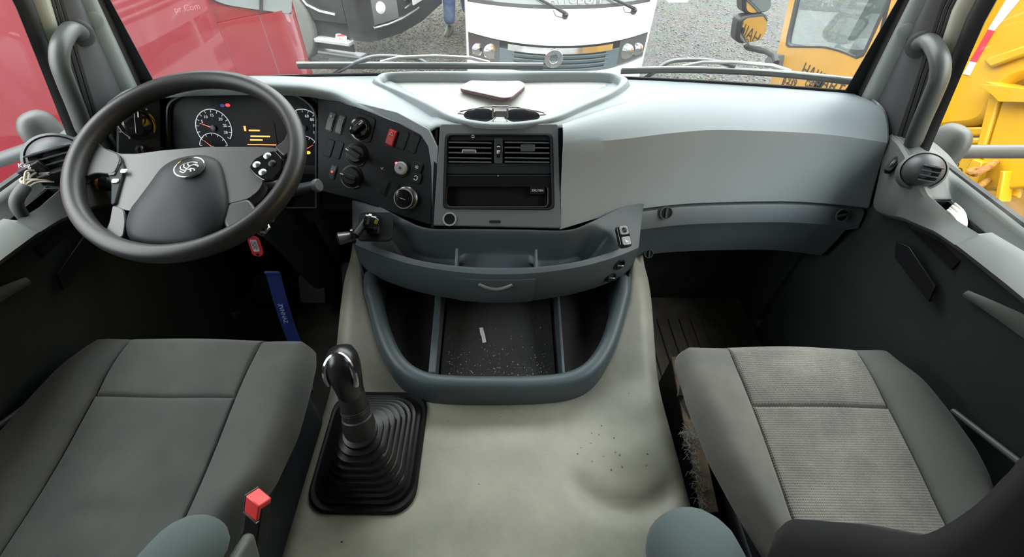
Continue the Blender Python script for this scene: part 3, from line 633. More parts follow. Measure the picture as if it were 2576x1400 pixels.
M().plate(f, rrect(0, 0, .075, .07, .012), -.012, -.004).obj('vent_throat', BLACK, vb)
for k in range(6): M().plate(f.sub(0, .032-.0125*k, 0), rrect(0, 0, .078, .0035, .001, 2), -.008, .010).obj('slat', DARKG, vb, bev=.0006)

# ================================================================== ENGINE TUNNEL, BIN, GEAR LEVER
BHW = [(.55, .15), (.565, .18), (.60, .235), (.66, .275), (.80, .33), (.9, .35), (1.2, .36)]
def tunz(x, y):
    ax = abs(x); bh = lerp(BHW, y)[0]; rise = .30+.14*ss(.55, .90, y)+.10*ss(.9, 1.15, y); base = .30+(rise-.30)*ss(bh+.004, bh+.035, ax)-.05*(1-ss(bh-.01, bh+.02, ax))*ss(.575, .61, y)
    g = lambda cx, cy, sx, sy, h: h*math.exp(-((x-cx)/sx)**2-((y-cy)/sy)**2)
    b = g(.30, .40, .10, .07, .016)+g(.20, .50, .12, .05, .006)+g(-.02, .30, .12, .10, .006)+g(.05, .42, .06, .04, .004)+g(.1, .2, .07, .07, -.008)+g(.36, .55, .07, .06, .01)+g(-.1, .40, .05, .09, -.005)
    d = math.hypot((x-.29)/.115, (y-.40)/.105); b -= .016*math.exp(-((d-1)/.22)**2)*ss(-.3, .5, -(y-.36)/.1)
    return base+b*ss(.7, .55, y)
rows = []
for i in range(130):
    y = -.78+i*(1.94/129); r = []
    hw = .435-.02*ss(.6, .9, y)*0
    for k in range(161):
        t = -1+k/80
        if abs(t) < .78:
            x = t/.78*hw; z = tunz(x, y); e = (hw-abs(x))
            if e < .05: z -= .05-math.sqrt(max(0, .05**2-(.05-e)**2))
        else:
            q = (abs(t)-.78)/.22; x = math.copysign(hw+.025*q, t); z = (tunz(math.copysign(hw, t), y)-.05)*(1-q)
        r.append(V((x, y, z)))
    rows.append(r)
tun = tag(M().grid(rows).obj('engine_tunnel', VINYL, smooth=180), 'worn beige-grey vinyl engine tunnel cover between the two seats', 'tunnel cover')

BINM = mat('bin_blue_grey_plastic', (.07, .093, .105), .45, grain=.2, var=.12, vscale=9)
bn = thing('storage_bin', 'open blue-grey plastic storage bin with two dividers on the engine tunnel', 'storage bin', (0, .7, .32))
ipx = [(946, 700, .45), (955, 740, .437), (975, 815, .415), (1000, 875, .398), (1030, 912, .389), (1075, 936, .383), (1140, 944, .38), (1250, 946, .38), (1360, 944, .38), (1430, 934, .383), (1475, 910, .389), (1508, 868, .398), (1530, 815, .412), (1550, 745, .437), (1557, 705, .45)]
ip = [V(p) for p in cr([(-.345, .96, .47)]+[tuple(at(x, y, Z=z)) for x, y, z in ipx]+[(.345, .96, .47)], 5)]
rows = []
for i, p in enumerate(ip):
    t = (ip[min(i+1, len(ip)-1)]-ip[max(i-1, 0)]); n = V((t.y, -t.x, 0)).normalized()   # points outwards (to the rear, then to the sides)
    if n.dot(V((p.x, p.y-.75, 0))) < 0: n = -n
    zb = tunz((p+n*.05).x, (p+n*.05).y)-.02; inn = p-n*.004
    rows.append([V((inn.x, inn.y, .315)), V((inn.x, inn.y, p.z-.01)), p+V((0, 0, .001)), p+n*.006+V((0, 0, .005)), p+n*.018+V((0, 0, .006)), p+n*.029+V((0, 0, .001)), p+n*.035+V((0, 0, -.012)), p+n*.038+V((0, 0, -.03)), V(((p+n*.032).x, (p+n*.032).y, min(zb, p.z-.05)))])
M().grid(rows).obj('bin_wall', BINM, bn, smooth=60)
fl = [V((p.x, p.y, .318)) for p in ip]; fl = [V((-.335, 1.0, .318))]+fl+[V((.335, 1.0, .318))]
M().prism(fl, (0, 0, .006)).obj('bin_floor', mat('bin_floor_dark', (.02, .02, .02), .7, var=.6, vscale=20, var2=(.05, .045, .04)), bn, smooth=0)
mt = ribbed('bin_rubber_mat', (.03, .032, .033), (.022, .022, .022), 90, 'X', .7, .6, .4, 90)
xl, xr = at(1097, 938, Z=.335).x, at(1408, 936, Z=.335).x
M().prism([(xl+.012, .572, .324), (xr-.012, .572, .324), (xr-.004, .95, .324), (xl+.004, .95, .324)], (0, 0, .006)).obj('bin_mat', mt, bn, smooth=0)
M().prism([(xl-.012, .568, .325), (xl-.012, .568, .383), (xl-.020, .95, .43), (xl-.020, .95, .325)], (.018, 0, 0)).obj('bin_divider', BINM, bn, bev=.003)
M().prism([(xr-.002, .568, .325), (xr-.002, .568, .383), (xr+.004, .95, .43), (xr+.004, .95, .325)], (.007, 0, 0)).obj('bin_divider', BINM, bn, bev=.002)
M().grid([[V((-.40, 1.0, .3)), V((.40, 1.0, .3))], [V((-.40, 1.0, .55)), V((.40, 1.0, .55))]]).obj('bin_back', BLACK, bn, solid=.004)
a, b = at(1210, 824, Z=.331), at(1219, 861, Z=.331)
f = Fr((a+b)/2, b-a, V((0, 0, 1)).cross(b-a)); L = (b-a).length
tag(M().plate(f, [(-L/2, -.005), (-L*.1, -.006), (L*.1, -.0045), (L/2, -.0055), (L/2, .0045), (L*.05, .006), (-L/2, .005)], 0, .0012).obj('paper_strip', mat('white_paper', (.7, .7, .7), .7), smooth=0), 'thin white paper strip lying on the rubber mat of the storage bin', 'paper strip')
m = M()
for i in range(230):
    x = random.uniform(xl+.02, xr-.02); y = .575+abs(random.gauss(0, .07)); s = random.choice((.0006, .0009, .0014)); m.box((x, min(y, .9), .3305), (s*random.uniform(1, 2.5), s*random.uniform(1, 2), s))
tag(m.obj('crumbs', mat('pale_crumbs', (.5, .48, .42), .8)), 'pale crumbs scattered on the storage bin mat', 'crumbs', kind='stuff')
m = M()
for px, py in ((1128, 1058), (1260, 1045), (1446, 1060), (1505, 957), (1480, 992), (1205, 1215), (960, 908), (780, 1348), (860, 1362), (1612, 945)):
    p = at(px, py, Z=.305); m.box(p, (.004, .003, .0015) if py != 908 else (.010, .007, .004))
for i in range(16):
    p = at(1530+random.gauss(0, 55), 1130+random.gauss(0, 60), Z=.315); m.box((p.x, p.y, tunz(p.x, p.y)+.001), (.003, .003, .001))
tag(m.obj('grit', mat('grit', (.5, .5, .47), .8, var=.9, vscale=60, var2=(.02, .02, .02))), 'tiny bits of grit scattered over the engine tunnel cover', 'grit', kind='stuff')

# gear lever
BOOT = mat('boot_rubber', (.006, .006, .0065), .36, spec=.35)
gl = thing('gear_lever', 'black gear lever with stepped rubber boot beside the driver seat', 'gear lever', (-.28, .415, .30))
base = V((-.281, .416, .298)); topc = V((-.279, .398, .425)); N = 9; rows = []
def ring(c, w, h, r): return [V((x, y, c.z)) for x, y in rrect(c.x, c.y, w, h, r, 6)]
rows.append(ring(base+V((0, 0, -.008)), .226, .276, .05)); rows.append(ring(base+V((0, 0, .008)), .232, .282, .052)); rows.append(ring(base+V((0, 0, .014)), .222, .272, .05))
for k in range(N):
    t = k/(N-1); c = base.lerp(topc, t**1.05); w = .208*(1-t)+.070*t; h = .252*(1-t)+.074*t; r = .052*(1-t)+.034*t; z = .010+.110*t
    c = V((c.x, c.y, .30+z)); rows.append(ring(c, w, h, r)); rows.append(ring(c+V((0, 0, .0095)), w*.985, h*.985, r)); rows.append(ring(c+V((0, 0, .0105)), w*.93, h*.93, r*.95))
M().rings(rows, True, True).obj('rubber_boot', BOOT, gl, smooth=50)
k0, k1 = V((-.279, .396, .40)), V((-.294, .462, .555))
M().tube([k0, k0.lerp(k1, .35), k0.lerp(k1, .36), k0.lerp(k1, .75)], [.036, .031, .028, .026], 24).obj('stick_sleeve', RUB, gl)
for q in (.44, .47): M().lathe([(.0285, 0), (.0295, .002), (.0285, .004)], k0.lerp(k1, q), k1-k0, 24, cap=False).obj('sleeve_rib', RUB, gl)
d = (k1-k0).normalized(); px_ = V((1, 0, 0)); fw = d.cross(px_).normalized()
kr = []
for h, w, dd, off in ((0, .024, .026, 0), (.02, .027, .030, .002), (.045, .030, .034, .004), (.07, .032, .037, .004), (.09, .030, .034, .002), (.103, .024, .027, 0), (.110, .012, .014, 0), (.112, .002, .002, 0)):
    c = k0.lerp(k1, .66)+d*h-fw*off; kr.append([c+px_*(w*math.cos(2*PI*i/24))+fw*(dd*math.sin(2*PI*i/24)) for i in range(24)])
kn = M().rings(kr).obj('knob', mat('knob_black', (.014, .014, .016), .28, grain=.1), gl)
kc = k0.lerp(k1, .66)+d*.062
M().tube([kc+px_*(.0285*math.cos(a))+d*(.044*math.sin(a))-fw*(.028-.012*max(0, math.sin(a))**2) for a in [math.radians(-25+230*i/24) for i in range(25)]], .0052, 8).obj('knob_trim', CHROME, kn)

# ================================================================== STEERING WHEEL AND COLUMN
al, yw = math.radians(21.74), math.radians(5.6); WC = V((-.6276, .7847, .8241))
WX = V((math.cos(yw), math.sin(yw), 0)); WY = V((-math.sin(yw)*math.cos(al), math.cos(yw)*math.cos(al), math.sin(al)))
WF = Fr(WC, WX, WY); RR, RT = .2136, .018
sw = thing('steering_wheel', 'black four-spoke steering wheel with grey spokes and round horse emblem', 'steering wheel', WC)
rows = []
for i in range(96):
    a = 2*PI*i/96; e = V((math.cos(a), math.sin(a), 0)); r = []
    for k in range(16):
        b = 2*PI*k/16; q = RR+RT*math.cos(b)*(1-.04*math.cos(2*b)); r.append(WF.P(q*e.x, q*e.y, RT*1.12*math.sin(b)))
    rows.append(r)
M().grid(rows, cu=True, cv=True).obj('rim', WHEELM, sw, smooth=180)
def wuv(pts, c=0):
    f = Fr(WF.P(0, 0, c), WF.x, WF.y); return [f.uv(*p) for p in pts]
def dome(fr, poly, c0, h, prof, name, m, parent, skirt=.02):
    cx = sum(p[0] for p in poly)/len(poly); cy = sum(p[1] for p in poly)/len(poly); rows = [[fr.P(a, b, c0-skirt) for a, b in poly]]
    for s, t in prof: rows.append([fr.P(cx+(a-cx)*s, cy+(b-cy)*s, c0+h*t) for a, b in poly])
    return M().rings(rows).obj(name, m, parent, smooth=60)
# grey spoke panel
gp = wuv([(268, 372), (300, 386), (345, 386), (412, 377), (520, 369), (640, 369), (692, 371), (700, 380), (672, 382), (640, 402), (632, 425), (650, 445), (664, 455), (650, 480), (624, 500), (574, 512), (545, 520), (400, 535), (312, 528), (284, 517), (290, 480), (300, 455), (312, 425), (306, 404), (285, 398), (272, 396)], -.012)
o = M().plate(WF, roundpoly(gp, .008, 3), -.036, -.012).obj('spoke_panel', SPOKE, sw, bev=.004, seg=3)
ab = cr(wuv([(518, 387), (480, 388), (440, 398), (405, 420), (375, 460), (345, 500), (323, 530), (313, 565), (318, 596), (345, 615), (427, 621), (500, 612), (535, 594), (560, 560), (573, 515), (568, 460), (552, 405)], -.008), 4, True)
dome(WF, ab, -.020, .034, [(1.0, 0), (.985, .25), (.95, .42), (.85, .62), (.65, .82), (.4, .94), (.15, 1)], 'airbag_cover', mat('airbag_cover_black', (.016, .019, .022), .5, grain=.25, gscale=600, spec=.3), sw)
# upper tongue of the cover is the same grey as the spokes
tg = cr(wuv([(515, 391), (480, 393), (443, 403), (410, 425), (385, 455), (460, 470), (545, 458), (552, 435), (545, 405)], .004), 4, True)
a, b = wuv([(477, 421)], .010)[0]; ef = Fr(WF.P(a, b, .0105), WF.x, WF.y+WF.z*-.18)
em = M().lathe([(.028, -.006), (.028, .0), (.026, .0012)], ef.o, ef.z, 36).obj('emblem', BLACK, sw)
M().lathe([(.0285, -.002), (.0285, .0016), (.0268, .0019), (.0262, .0008)], ef.o, ef.z, 36, cap=False).obj('emblem_ring', CHROME, em)
# leaping horse: neck and head, body line, mane strokes, legs
HM_ = mat('badge_silver', (.42, .42, .42), .35, .5)
for st, w in (([(-.004, -.015), (-.002, -.006), (.002, .001), (.008, .005), (.013, .004)], .0022), ([(.013, .004), (.016, -.001)], .0016), ([(.002, .001), (-.004, .006), (-.002, .011), (.006, .012), (.013, .009)], .0014), ([(-.003, -.004), (-.009, .000), (-.010, .007), (-.004, .011)], .0013), ([(-.005, -.009), (-.013, -.005), (-.015, .002), (-.011, .008)], .0012), ([(-.004, -.015), (-.009, -.013), (-.013, -.010)], .0013), ([(-.002, -.006), (.004, -.007), (.006, -.013)], .0015), ([(.003, -.004), (.010, -.006), (.012, -.011)], .0013)):
    M().tube([ef.P(a, b, .0016) for a, b in cr([(q[0]*1.1, q[1]*1.1) for q in st], 5)], w, 6, flat=.5, up=tuple(ef.z)).obj('horse_badge', HM_, em)
# lower spokes
for px in ([(284, 515), (314, 527), (318, 560), (312, 598), (285, 600), (262, 590), (276, 560)], [(574, 511), (626, 499), (640, 520), (650, 535), (610, 565), (575, 580), (560, 560)]):
    M().plate(WF, roundpoly(wuv(px, -.012), .008, 4), -.030, -.010).obj('lower_spoke', mat('lower_spoke_charcoal', (.05, .05, .051), .35, grain=.15), sw, bev=.006, seg=3)
for s, px in ((-1, [(225, 335), (262, 372), (300, 387), (306, 404), (290, 440), (240, 435), (212, 450), (200, 400)]), (1, [(690, 370), (700, 380), (716, 395), (735, 380), (745, 330), (728, 320), (715, 355)])):
    M().plate(WF, roundpoly(wuv(px, -.006), .012, 4), -.020, -.004).obj('upper_spoke', WHEELM, sw, bev=.006, seg=3)
pod = M().plate(WF, roundpoly(wuv([(292, 404), (312, 410), (316, 430), (306, 462), (292, 515), (281, 516), (282, 465), (274, 440), (280, 412)], -.010), .006, 4), -.016, -.007).obj('button_pod', PANEL, sw, bev=.002)
for px, py in ((295, 411), (312, 430), (282, 436), (290, 455)):
    a, b = wuv([(px, py)], -.006)[0]; M().plate(WF, rrect(a, b, .013, .010, .003), -.007, -.0045).obj('wheel_button', STEEL if px in (312, 290) else DARKG, pod, bev=.001)
pod = M().plate(WF, roundpoly(wuv([(672, 384), (694, 380), (712, 400), (708, 430), (690, 452), (664, 456), (640, 440), (627, 424), (640, 402)], -.010), .006, 4), -.016, -.007).obj('button_pod', GLOSSB, sw, bev=.002)
for px, py in ((672, 391), (645, 413), (660, 432), (684, 410)):
    a, b = wuv([(px, py)], -.006)[0]; M().lathe([(.008, 0), (.008, .002), (.005, .004), (.0, .0045)], WF.P(a, b, -.008), WF.z, 16).obj('wheel_button', STEEL if px != 684 else BLACK, pod)
cm = thing('steering_column', 'dark steering column shroud with indicator stalks behind the wheel', 'steering column', (-.63, .95, .1))
M().tube([WF.P(0, 0, -.035), WF.P(0, .01, -.07), WF.P(0, .03, -.14), V((-.63, .98, .62))], [.055, .075, .085, .075], 20, flat=.8).obj('shroud', PANEL, cm)
M().tube([V((-.63, .93, .66)), V((-.62, 1.02, .40)), V((-.61, 1.10, .06))], [.07, .06, .045], 16).obj('lower_column', PANEL, cm)
s0, s1 = at(300, 465, Y=.86), at(245, 457, Y=.85)
M().tube([V((-.68, .87, .745)), s0, s0.lerp(s1, .55)], [.014, .016, .018], 14).obj('indicator_stalk', BLACK, cm); M().tube([s0.lerp(s1, .5), s0.lerp(s1, .85)], [.019, .019], 16).obj('stalk_collar', GLOSSB, cm)
M().tube([s0.lerp(s1, .85), s1, s1.lerp(s0, -.12)], [.017, .016, .008], 16).obj('stalk_tip', ORANGE, cm)
s0, s1 = at(735, 480, Y=.90), at(796, 467, Y=.885)
M().tube([V((-.58, .88, .72)), s0, s1], [.014, .015, .0125], 16).obj('engine_brake_stalk', DARKG, cm); M().lathe([(.0145, -.004), (.016, 0), (.016, .006), (.013, .009)], s1, s1-s0, 20).obj('stalk_button', STACK, cm)
# ignition key with red tag, and the blue strap under it
kp = at(655, 574, Y=.77); ky = thing('key_ring', 'ignition key with chrome ring and red plastic tag below the steering wheel', 'key', kp)
M().tube([kp+V((.012*math.cos(a), .006*math.sin(a), .016*math.sin(a))) for a in [2*PI*i/24 for i in range(24)]], .0016, 6, closed=True).obj('split_ring', CHROME, ky)
M().lathe([(.012, 0), (.013, .01), (.012, .03)], at(676, 556, Y=.80), (0, .8, .6), 16).obj('key_head', STEEL, ky)
M().tube([at(672, 560, Y=.785), at(678, 572, Y=.775), at(668, 584, Y=.77), at(655, 583, Y=.77)], .003, 8).obj('key_loop', STEEL, ky)
tf = Fr(at(643, 619, Y=.768), (1, .05, .0), (.08, .25, .97))
tgo = M().plate(tf, rrect(0, 0, .027, .054, .0125, 6), -.002, .002).obj('red_tag', mat('red_tag_plastic', (.62, .02, .04), .3, coat=.3), ky, bev=.001)
M().plate(tf, rrect(0, .003, .015, .031, .002), .002, .003).obj('tag_label', mat('tag_paper', (.6, .58, .6), .6), tgo); M().plate(tf, ell(0, -.021, .0035, n=12), .0015, .003).obj('tag_hole', BLACK, tgo)
for i in range(4): M().plate(tf, rrect(-.0045+.003*i, .003, .0009, .022-.004*(i % 2), .0002, 1), .003, .0034).obj('tag_writing', DARKG, tgo)
BLUE = mat('blue_webbing', (.010, .024, .15), .7, grain=.6, gscale=300)
pts = [at(686, 688, Y=.77), at(705, 760, Y=.755), at(728, 830, Y=.735), at(756, 900, Y=.71), at(778, 955, Y=.69)]
rows = [[p+V((-.017, .0, 0)), p+V((.017, .006, .0))] for p in [V(q) for q in cr([tuple(p) for p in pts], 5)]]
ly = tag(M().grid(rows).obj('lanyard', BLUE, solid=.002), 'dark blue woven lanyard hanging below the ignition key', 'lanyard')
mid = pts[1].lerp(pts[2], .35); text('ZVNNAZ', Fr(mid+V((0, -.004, 0)), (pts[1]-pts[2])*-1, V((1, .2, 0))), .016, mat('lanyard_print', (.25, .3, .5), .7), ly)
M().box(pts[0]+V((0, -.001, .004)), (.036, .006, .008)).obj('lanyard_clip', BLUE, ly, bev=.001)
# pedals
for x, w, lab in ((-.50, .07, 'accelerator pedal nearest the engine tunnel in the driver footwell'), (-.64, .09, 'brake pedal between clutch and accelerator'), (-.80, .09, 'clutch pedal nearest the door in the driver footwell')):
    pd = thing('pedal', lab, 'pedal', (x, 1.05, .05)); f = Fr((x, 1.03, .17), (1, 0, 0), (0, .55, .83))
    M().plate(f, rrect(0, 0, w, .10 if w > .08 else .2, .012), 0, .015).obj('pedal_pad', RUB, pd, bev=.003); M().tube([(x, 1.04, .17), (x, 1.12, .20), (x, 1.18, .35)], .012, 8).obj('pedal_arm', BLACK, pd)

# ================================================================== SEATS
def fabr(n, c, c2, axis, sc, d, v=.3, sc2=0): return ribbed(n, c, c2, sc, axis, .9, d, v, sc2)
DFAB = ribbed('driver_centre_cloth', (.068, .070, .062), (.046, .051, .047), 150, 'X', .9, .25, .3); DSID = mat('driver_bolster_cloth', (.066, .068, .061), .85, grain=.5, gscale=800, var=.25, vscale=5, var2=(.040, .045, .042), sheen=.15)
PFAB = ribbed('passenger_centre_cloth', (.185, .178, .15), (.10, .097, .086), 105, 'X', .9, .8, .4, 72); PSID = mat('passenger_bolster_cloth', (.135, .13, .113), .85, grain=.5, gscale=800, var=.3, vscale=6, var2=(.08, .08, .072), sheen=.15)
PSID2 = mat('passenger_outer_bolster_cloth', (.085, .09, .081), .85, grain=.5, gscale=800, var=.2, vscale=5, sheen=.1)
def pillow(name, parent, m, xl, xr, y0, y1, zf, rl, rr, r0, r1, sl, sr, s0, s1, nx=22, ny=40):
    """padded piece: xl(y), xr(y) side curves, zf top height, r* edge radii, s* skirt depths (l, r, front=1, rear=0)"""
    ed = lambda d, r: 0 if r <= 0 or d >= r else r-math.sqrt(max(0, r*r-(r-d)**2))
    def spread(n, ra, rb, L):
        q = sorted({0, 1, *[i/n for i in range(n+1)], *[min(1, ra/L*k) for k in (.04, .15, .35, .65)], *[max(0, 1-rb/L*k) for k in (.04, .15, .35, .65)]}); return q
    rows = []
    for v in spread(ny, r0, r1, y1-y0):
        y = y0+(y1-y0)*v; a, b = xl(y), xr(y); r = []
        for u in spread(nx, rl, rr, .2):
            x = a+(b-a)*u; z = zf(x, y, u, v)-max(ed(x-a, rl), ed(b-x, rr), ed(y-y0, r0), ed(y1-y, r1)); r.append(V((x, y, z)))
        r = [r[0]+V((.07 if sl > .05 else 0, 0, -sl))]+r+[r[-1]+V((-.07 if sr > .05 else 0, 0, -sr))]; rows.append(r)
    rows = [[p+V((0, 0, -s0)) for p in rows[0]]]+rows+[[p+V((0, -.05 if s1 > .05 else 0, -s1)) for p in rows[-1]]]
    return M().grid(rows).obj(name, m, parent, smooth=75)
pz = lambda y: .52+.08*(y-.56)
def cushion(parent, seaml, seamr, outl, outr, yr, mc, ms, ms2, yseam, wob):
    z0 = lambda x, y, u, v: pz(y)+.004*math.sin(PI*u)+wob(x, y)
    pillow('seat_panel', parent, mc, seaml, seamr, yseam+.001, .572, lambda x, y, u, v: z0(x, y, u, v)+.006*math.sin(PI*v), .007, .007, .008, .035, .01, .01, .01, .10)
    pillow('seat_panel', parent, mc, seaml, seamr, yr, yseam-.001, lambda x, y, u, v: z0(x, y, u, v)+.002, .007, .007, .01, .008, .01, .01, .05, .01)
    bl = lambda u: .022*math.sin(PI*min(1, u*.75+.05))
    pillow('bolster', parent, ms, outl, lambda y: seaml(y)-.001, yr, .573, lambda x, y, u, v: pz(y)+bl(1-u)*(1-.9*ss(.46, .565, y))+wob(x, y), .045, .009, .02, .04, .12, .01, .05, .11)
    pillow('bolster', parent, ms2, lambda y: seamr(y)+.001, outr, yr, .573, lambda x, y, u, v: pz(y)+bl(u)*(1-.9*ss(.46, .565, y))+wob(x, y), .009, .045, .02, .04, .01, .12, .05, .11)
def tab(*t): tt = sorted(t); return lambda y: lerp(tt, y)[0]
ds = thing('driver_seat', 'dark grey cloth driver seat behind the steering wheel', 'seat', (-.645, .25, 0))
cushion(ds, tab((-.2, -.785), (.15, -.782), (.57, -.792)), tab((-.2, -.522), (.2, -.518), (.58, -.51)), tab((-.2, -.93), (.3, -.938), (.42, -.928), (.50, -.912), (.54, -.90), (.56, -.885), (.572, -.86)), tab((-.2, -.45), (.12, -.44), (.217, -.425), (.28, -.392), (.36, -.380), (.46, -.384), (.52, -.391), (.555, -.402), (.573, -.43)), -.16, DFAB, DSID, DSID, .426, lambda x, y: .004*math.sin(x*23+1)*math.sin(y*17)-.006*math.exp(-((x+.66)/.06)**2-((y-.22)/.012)**2))
M().box((-.65, .20, .34), (.46, .62, .20)).obj('seat_pan', PANEL, ds, bev=.03); M().box((-.65, .18, .13), (.40, .46, .25)).obj('suspension_base', BLACK, ds, bev=.02)
def back(parent, x0, x1, prof, thick, m, dish=.05, name='backrest'):
    rows = []; n = 20
    pr = cr(prof, 4)
    for z, y in pr:
        r = []
        for i in range(n+1):
            t = i/n; e = min(t, 1-t); w = x1-x0; d = dish*ss(.08, .3, e)*ss(prof[-1][0], prof[-1][0]-.25, z); rx = .03*(1-math.sqrt(max(0, 1-(1-min(1, e/.06))**2)))
            r.append(V((x0+w*t, y-d-rx, z)))
        q = [V((x1+.004, y-thick*.5, z)), V((x1-.02, y-thick, z)), V(((x0+x1)/2, y-thick-.01, z)), V((x0+.02, y-thick, z)), V((x0-.004, y-thick*.5, z))]
        rows.append(r+q)
    return M().rings(rows).obj(name, m, parent, smooth=70)
back(ds, -.92, -.40, [(.50, -.10), (.6, -.09), (.75, -.13), (.95, -.17), (1.10, -.23), (1.20, -.29), (1.23, -.33)], .12, DSID)
ARM = mat('armrest_teal_cloth', (.07, .098, .098), .85, grain=.5, gscale=700, sheen=.1)
ap = [V((-.375, .165, .650)), V((-.380, .135, .668)), V((-.395, .07, .69)), V((-.425, -.02, .735)), V((-.45, -.12, .785))]
arm = M().tube([V(p) for p in cr([tuple(p) for p in ap], 4)], [.014, .028, .037, .042, .045]+[.046]*12, 20, flat=.7).obj('armrest_pad', ARM, ds)
M().tube([V(p)+V((.043, .0, -.006)) for p in cr([tuple(p) for p in ap[1:]], 4)], .0022, 6).obj('armrest_seam', mat('seam_teal', (.1, .13, .135), .8), arm)
M().prism([(-.345, .165, .62), (-.345, .10, .655), (-.36, -.05, .69), (-.36, -.05, .50), (-.345, .12, .52)], (.016, 0, 0)).obj('armrest_bracket', DOORG, ds, bev=.006)
bk = at(640, 1282, X=-.385); bf = Fr(bk, (.85, -.5, .0), (.25, .45, .86)); KB = .82; _P = bf.P; bf.P = lambda a, b, c=0: _P(a*KB, b*KB, c*KB)
M().plate(bf, rrect(0, -.035, .042, .11, .006), -.022, -.002).obj('belt_buckle', BLACK, ds, bev=.002)
bt = M().prism([bf.P(-.019, -.010, -.020), bf.P(.019, -.010, -.020), bf.P(.019, .030, -.020), bf.P(-.019, .030, -.020)], bf.z*.023).obj('buckle_button', mat('buckle_red', (.75, .05, .05), .35), ds, bev=.002)
M().plate(bf, rrect(-.021, .010, .003, .040, .001, 2), -.020, .003).obj('buckle_slot', DARKG, ds); M().plate(bf, rrect(0, -.0125, .040, .003, .001, 2), -.020, .004).obj('buckle_edge', STEEL, ds)

ps = thing('passenger_seat', 'dusty grey ribbed cloth passenger seat with black backrest', 'seat', (.645, .30, 0))
cushion(ps, tab((.1, .503), (.24, .504), (.42, .509), (.57, .508)), tab((.1, .755), (.24, .76), (.43, .778), (.57, .782)), tab((.10, .47), (.15, .46), (.204, .44), (.26, .42), (.324, .403), (.44, .391), (.528, .392), (.557, .402), (.573, .43)), tab((.1, .84), (.2, .86), (.3, .898), (.345, .906), (.414, .902), (.49, .892), (.557, .873), (.573, .85)), .13, PFAB, PSID, PSID2, .425, lambda x, y: .003*math.sin(x*19+2)*math.sin(y*15))
M().box((.69, .30, .34), (.32, .36, .20)).obj('seat_pan', PANEL, ps, bev=.03); M().box((.69, .28, .12), (.30, .36, .24)).obj('seat_base', BLACK, ps, bev=.02)
BACKM = mat('backrest_black_cloth', (.008, .0085, .009), .85, grain=.4, gscale=600)
back(ps, .42, .90, [(.47, .165), (.52, .19), (.55, .198), (.588, .199), (.64, .183), (.70, .164), (.76, .140), (.80, .128), (.865, .134), (.917, .147), (.95, .152), (1.05, .13), (1.15, .06), (1.21, .0), (1.23, -.04)], .15, BACKM)
M().tube([V(p) for p in cr([(.335, .218, .415), (.337, .20, .440), (.34, .155, .458), (.345, .08, .472), (.35, -.08, .50)], 4)], [.014, .042, .060, .070, .075]+[.078]*12, 24, flat=.8).obj('armrest_pad', ARM, ps)
# rusty floor strip and lint between tunnel and passenger seat
RUST = mat('rusty_steel', (.20, .14, .085), .8, .2, var=.7, vscale=22, var2=(.05, .042, .035), bump2=.4, b2scale=60)
rl = thing('seat_rail', 'rusty steel floor rail between engine tunnel and passenger seat', 'rail', (.5, .5, .0))
rq = [at(1686, 900, Z=.22), at(1722, 900, Z=.22), at(1806, 1290, Z=.22), at(1762, 1295, Z=.22)]
M().prism(rq, (0, 0, .008)).obj('rail_strip', RUST, rl, bev=.002); M().prism([q+V((.004, 0, -.19)) for q in rq], (0, 0, .185)).obj('rail_web', BLACK, rl)
m = M()
for i in range(240):
    y = random.choice((random.gauss(.42, .02), random.uniform(.2, .43))); q = random.choice((random.gauss(0, .08), random.uniform(0, 1))); q = abs(q); p = at(1728+45*q+random.gauss(0, 7), 1085+200*q, Z=.235+random.uniform(0, .012)); a = random.uniform(0, 2*PI); L = random.uniform(.006, .022)
    m.tube([p, p+V((L*.5*math.cos(a), L*.5*math.sin(a), random.uniform(0, .008))), p+V((L*math.cos(a+.7), L*math.sin(a+.7), random.uniform(-.003, .006)))], .0005, 3, cap=False)
tag(m.obj('lint', mat('lint_grey', (.3, .29, .26), .9)), 'tangled grey lint and fluff caught along the rusty rail', 'lint', kind='stuff')
# ribbed rubber mat in the passenger footwell
fm = thing('floor_mat', 'brown-grey ribbed rubber mat in the passenger footwell', 'floor mat', (.7, .9, 0))
MATM = mat('mat_rubber_dusty', (.15, .128, .098), .8, grain=.4, gscale=120, var=.5, vscale=7)
M().box((.705, .86, .008), (.50, .58, .014)).obj('mat_base', MATM, fm, bev=.003)
for i in range(11): M().box((.485+.042*i, .86, .018), (.018, .36, .008)).obj('mat_rib', MATM, fm, bev=.003)

# ================================================================== OUTSIDE
GZ = -1.2
gm = bpy.data.materials.new('gravel_ground'); gm.use_nodes = True; n = gm.node_tree; L = n.links; b = n.nodes['Principled BSDF']; b.inputs['Roughness'].default_value = .95
tcn = n.nodes.new('ShaderNodeTexCoord'); vo = n.nodes.new('ShaderNodeTexVoronoi'); vo.inputs['Scale'].default_value = 42
nz = n.nodes.new('ShaderNodeTexNoise'); nz.inputs['Scale'].default_value = 3; nz.inputs['Detail'].default_value = 8
L.new(tcn.outputs['Object'], vo.inputs['Vector']); L.new(tcn.outputs['Object'], nz.inputs['Vector'])
r1 = n.nodes.new('ShaderNodeValToRGB'); r1.color_ramp.elements[0].color = (.018, .016, .013, 1); r1.color_ramp.elements[1].color = (.13, .112, .088, 1)
r2 = n.nodes.new('ShaderNodeValToRGB'); r2.color_ramp.elements[0].color = (.019, .019, .018, 1); r2.color_ramp.elements[1].color = (.105, .103, .096, 1)
bw = n.nodes.new('ShaderNodeRGBToBW'); L.new(vo.outputs['Color'], bw.inputs[0]); L.new(bw.outputs[0], r1.inputs[0]); L.new(bw.outputs[0], r2.inputs[0])
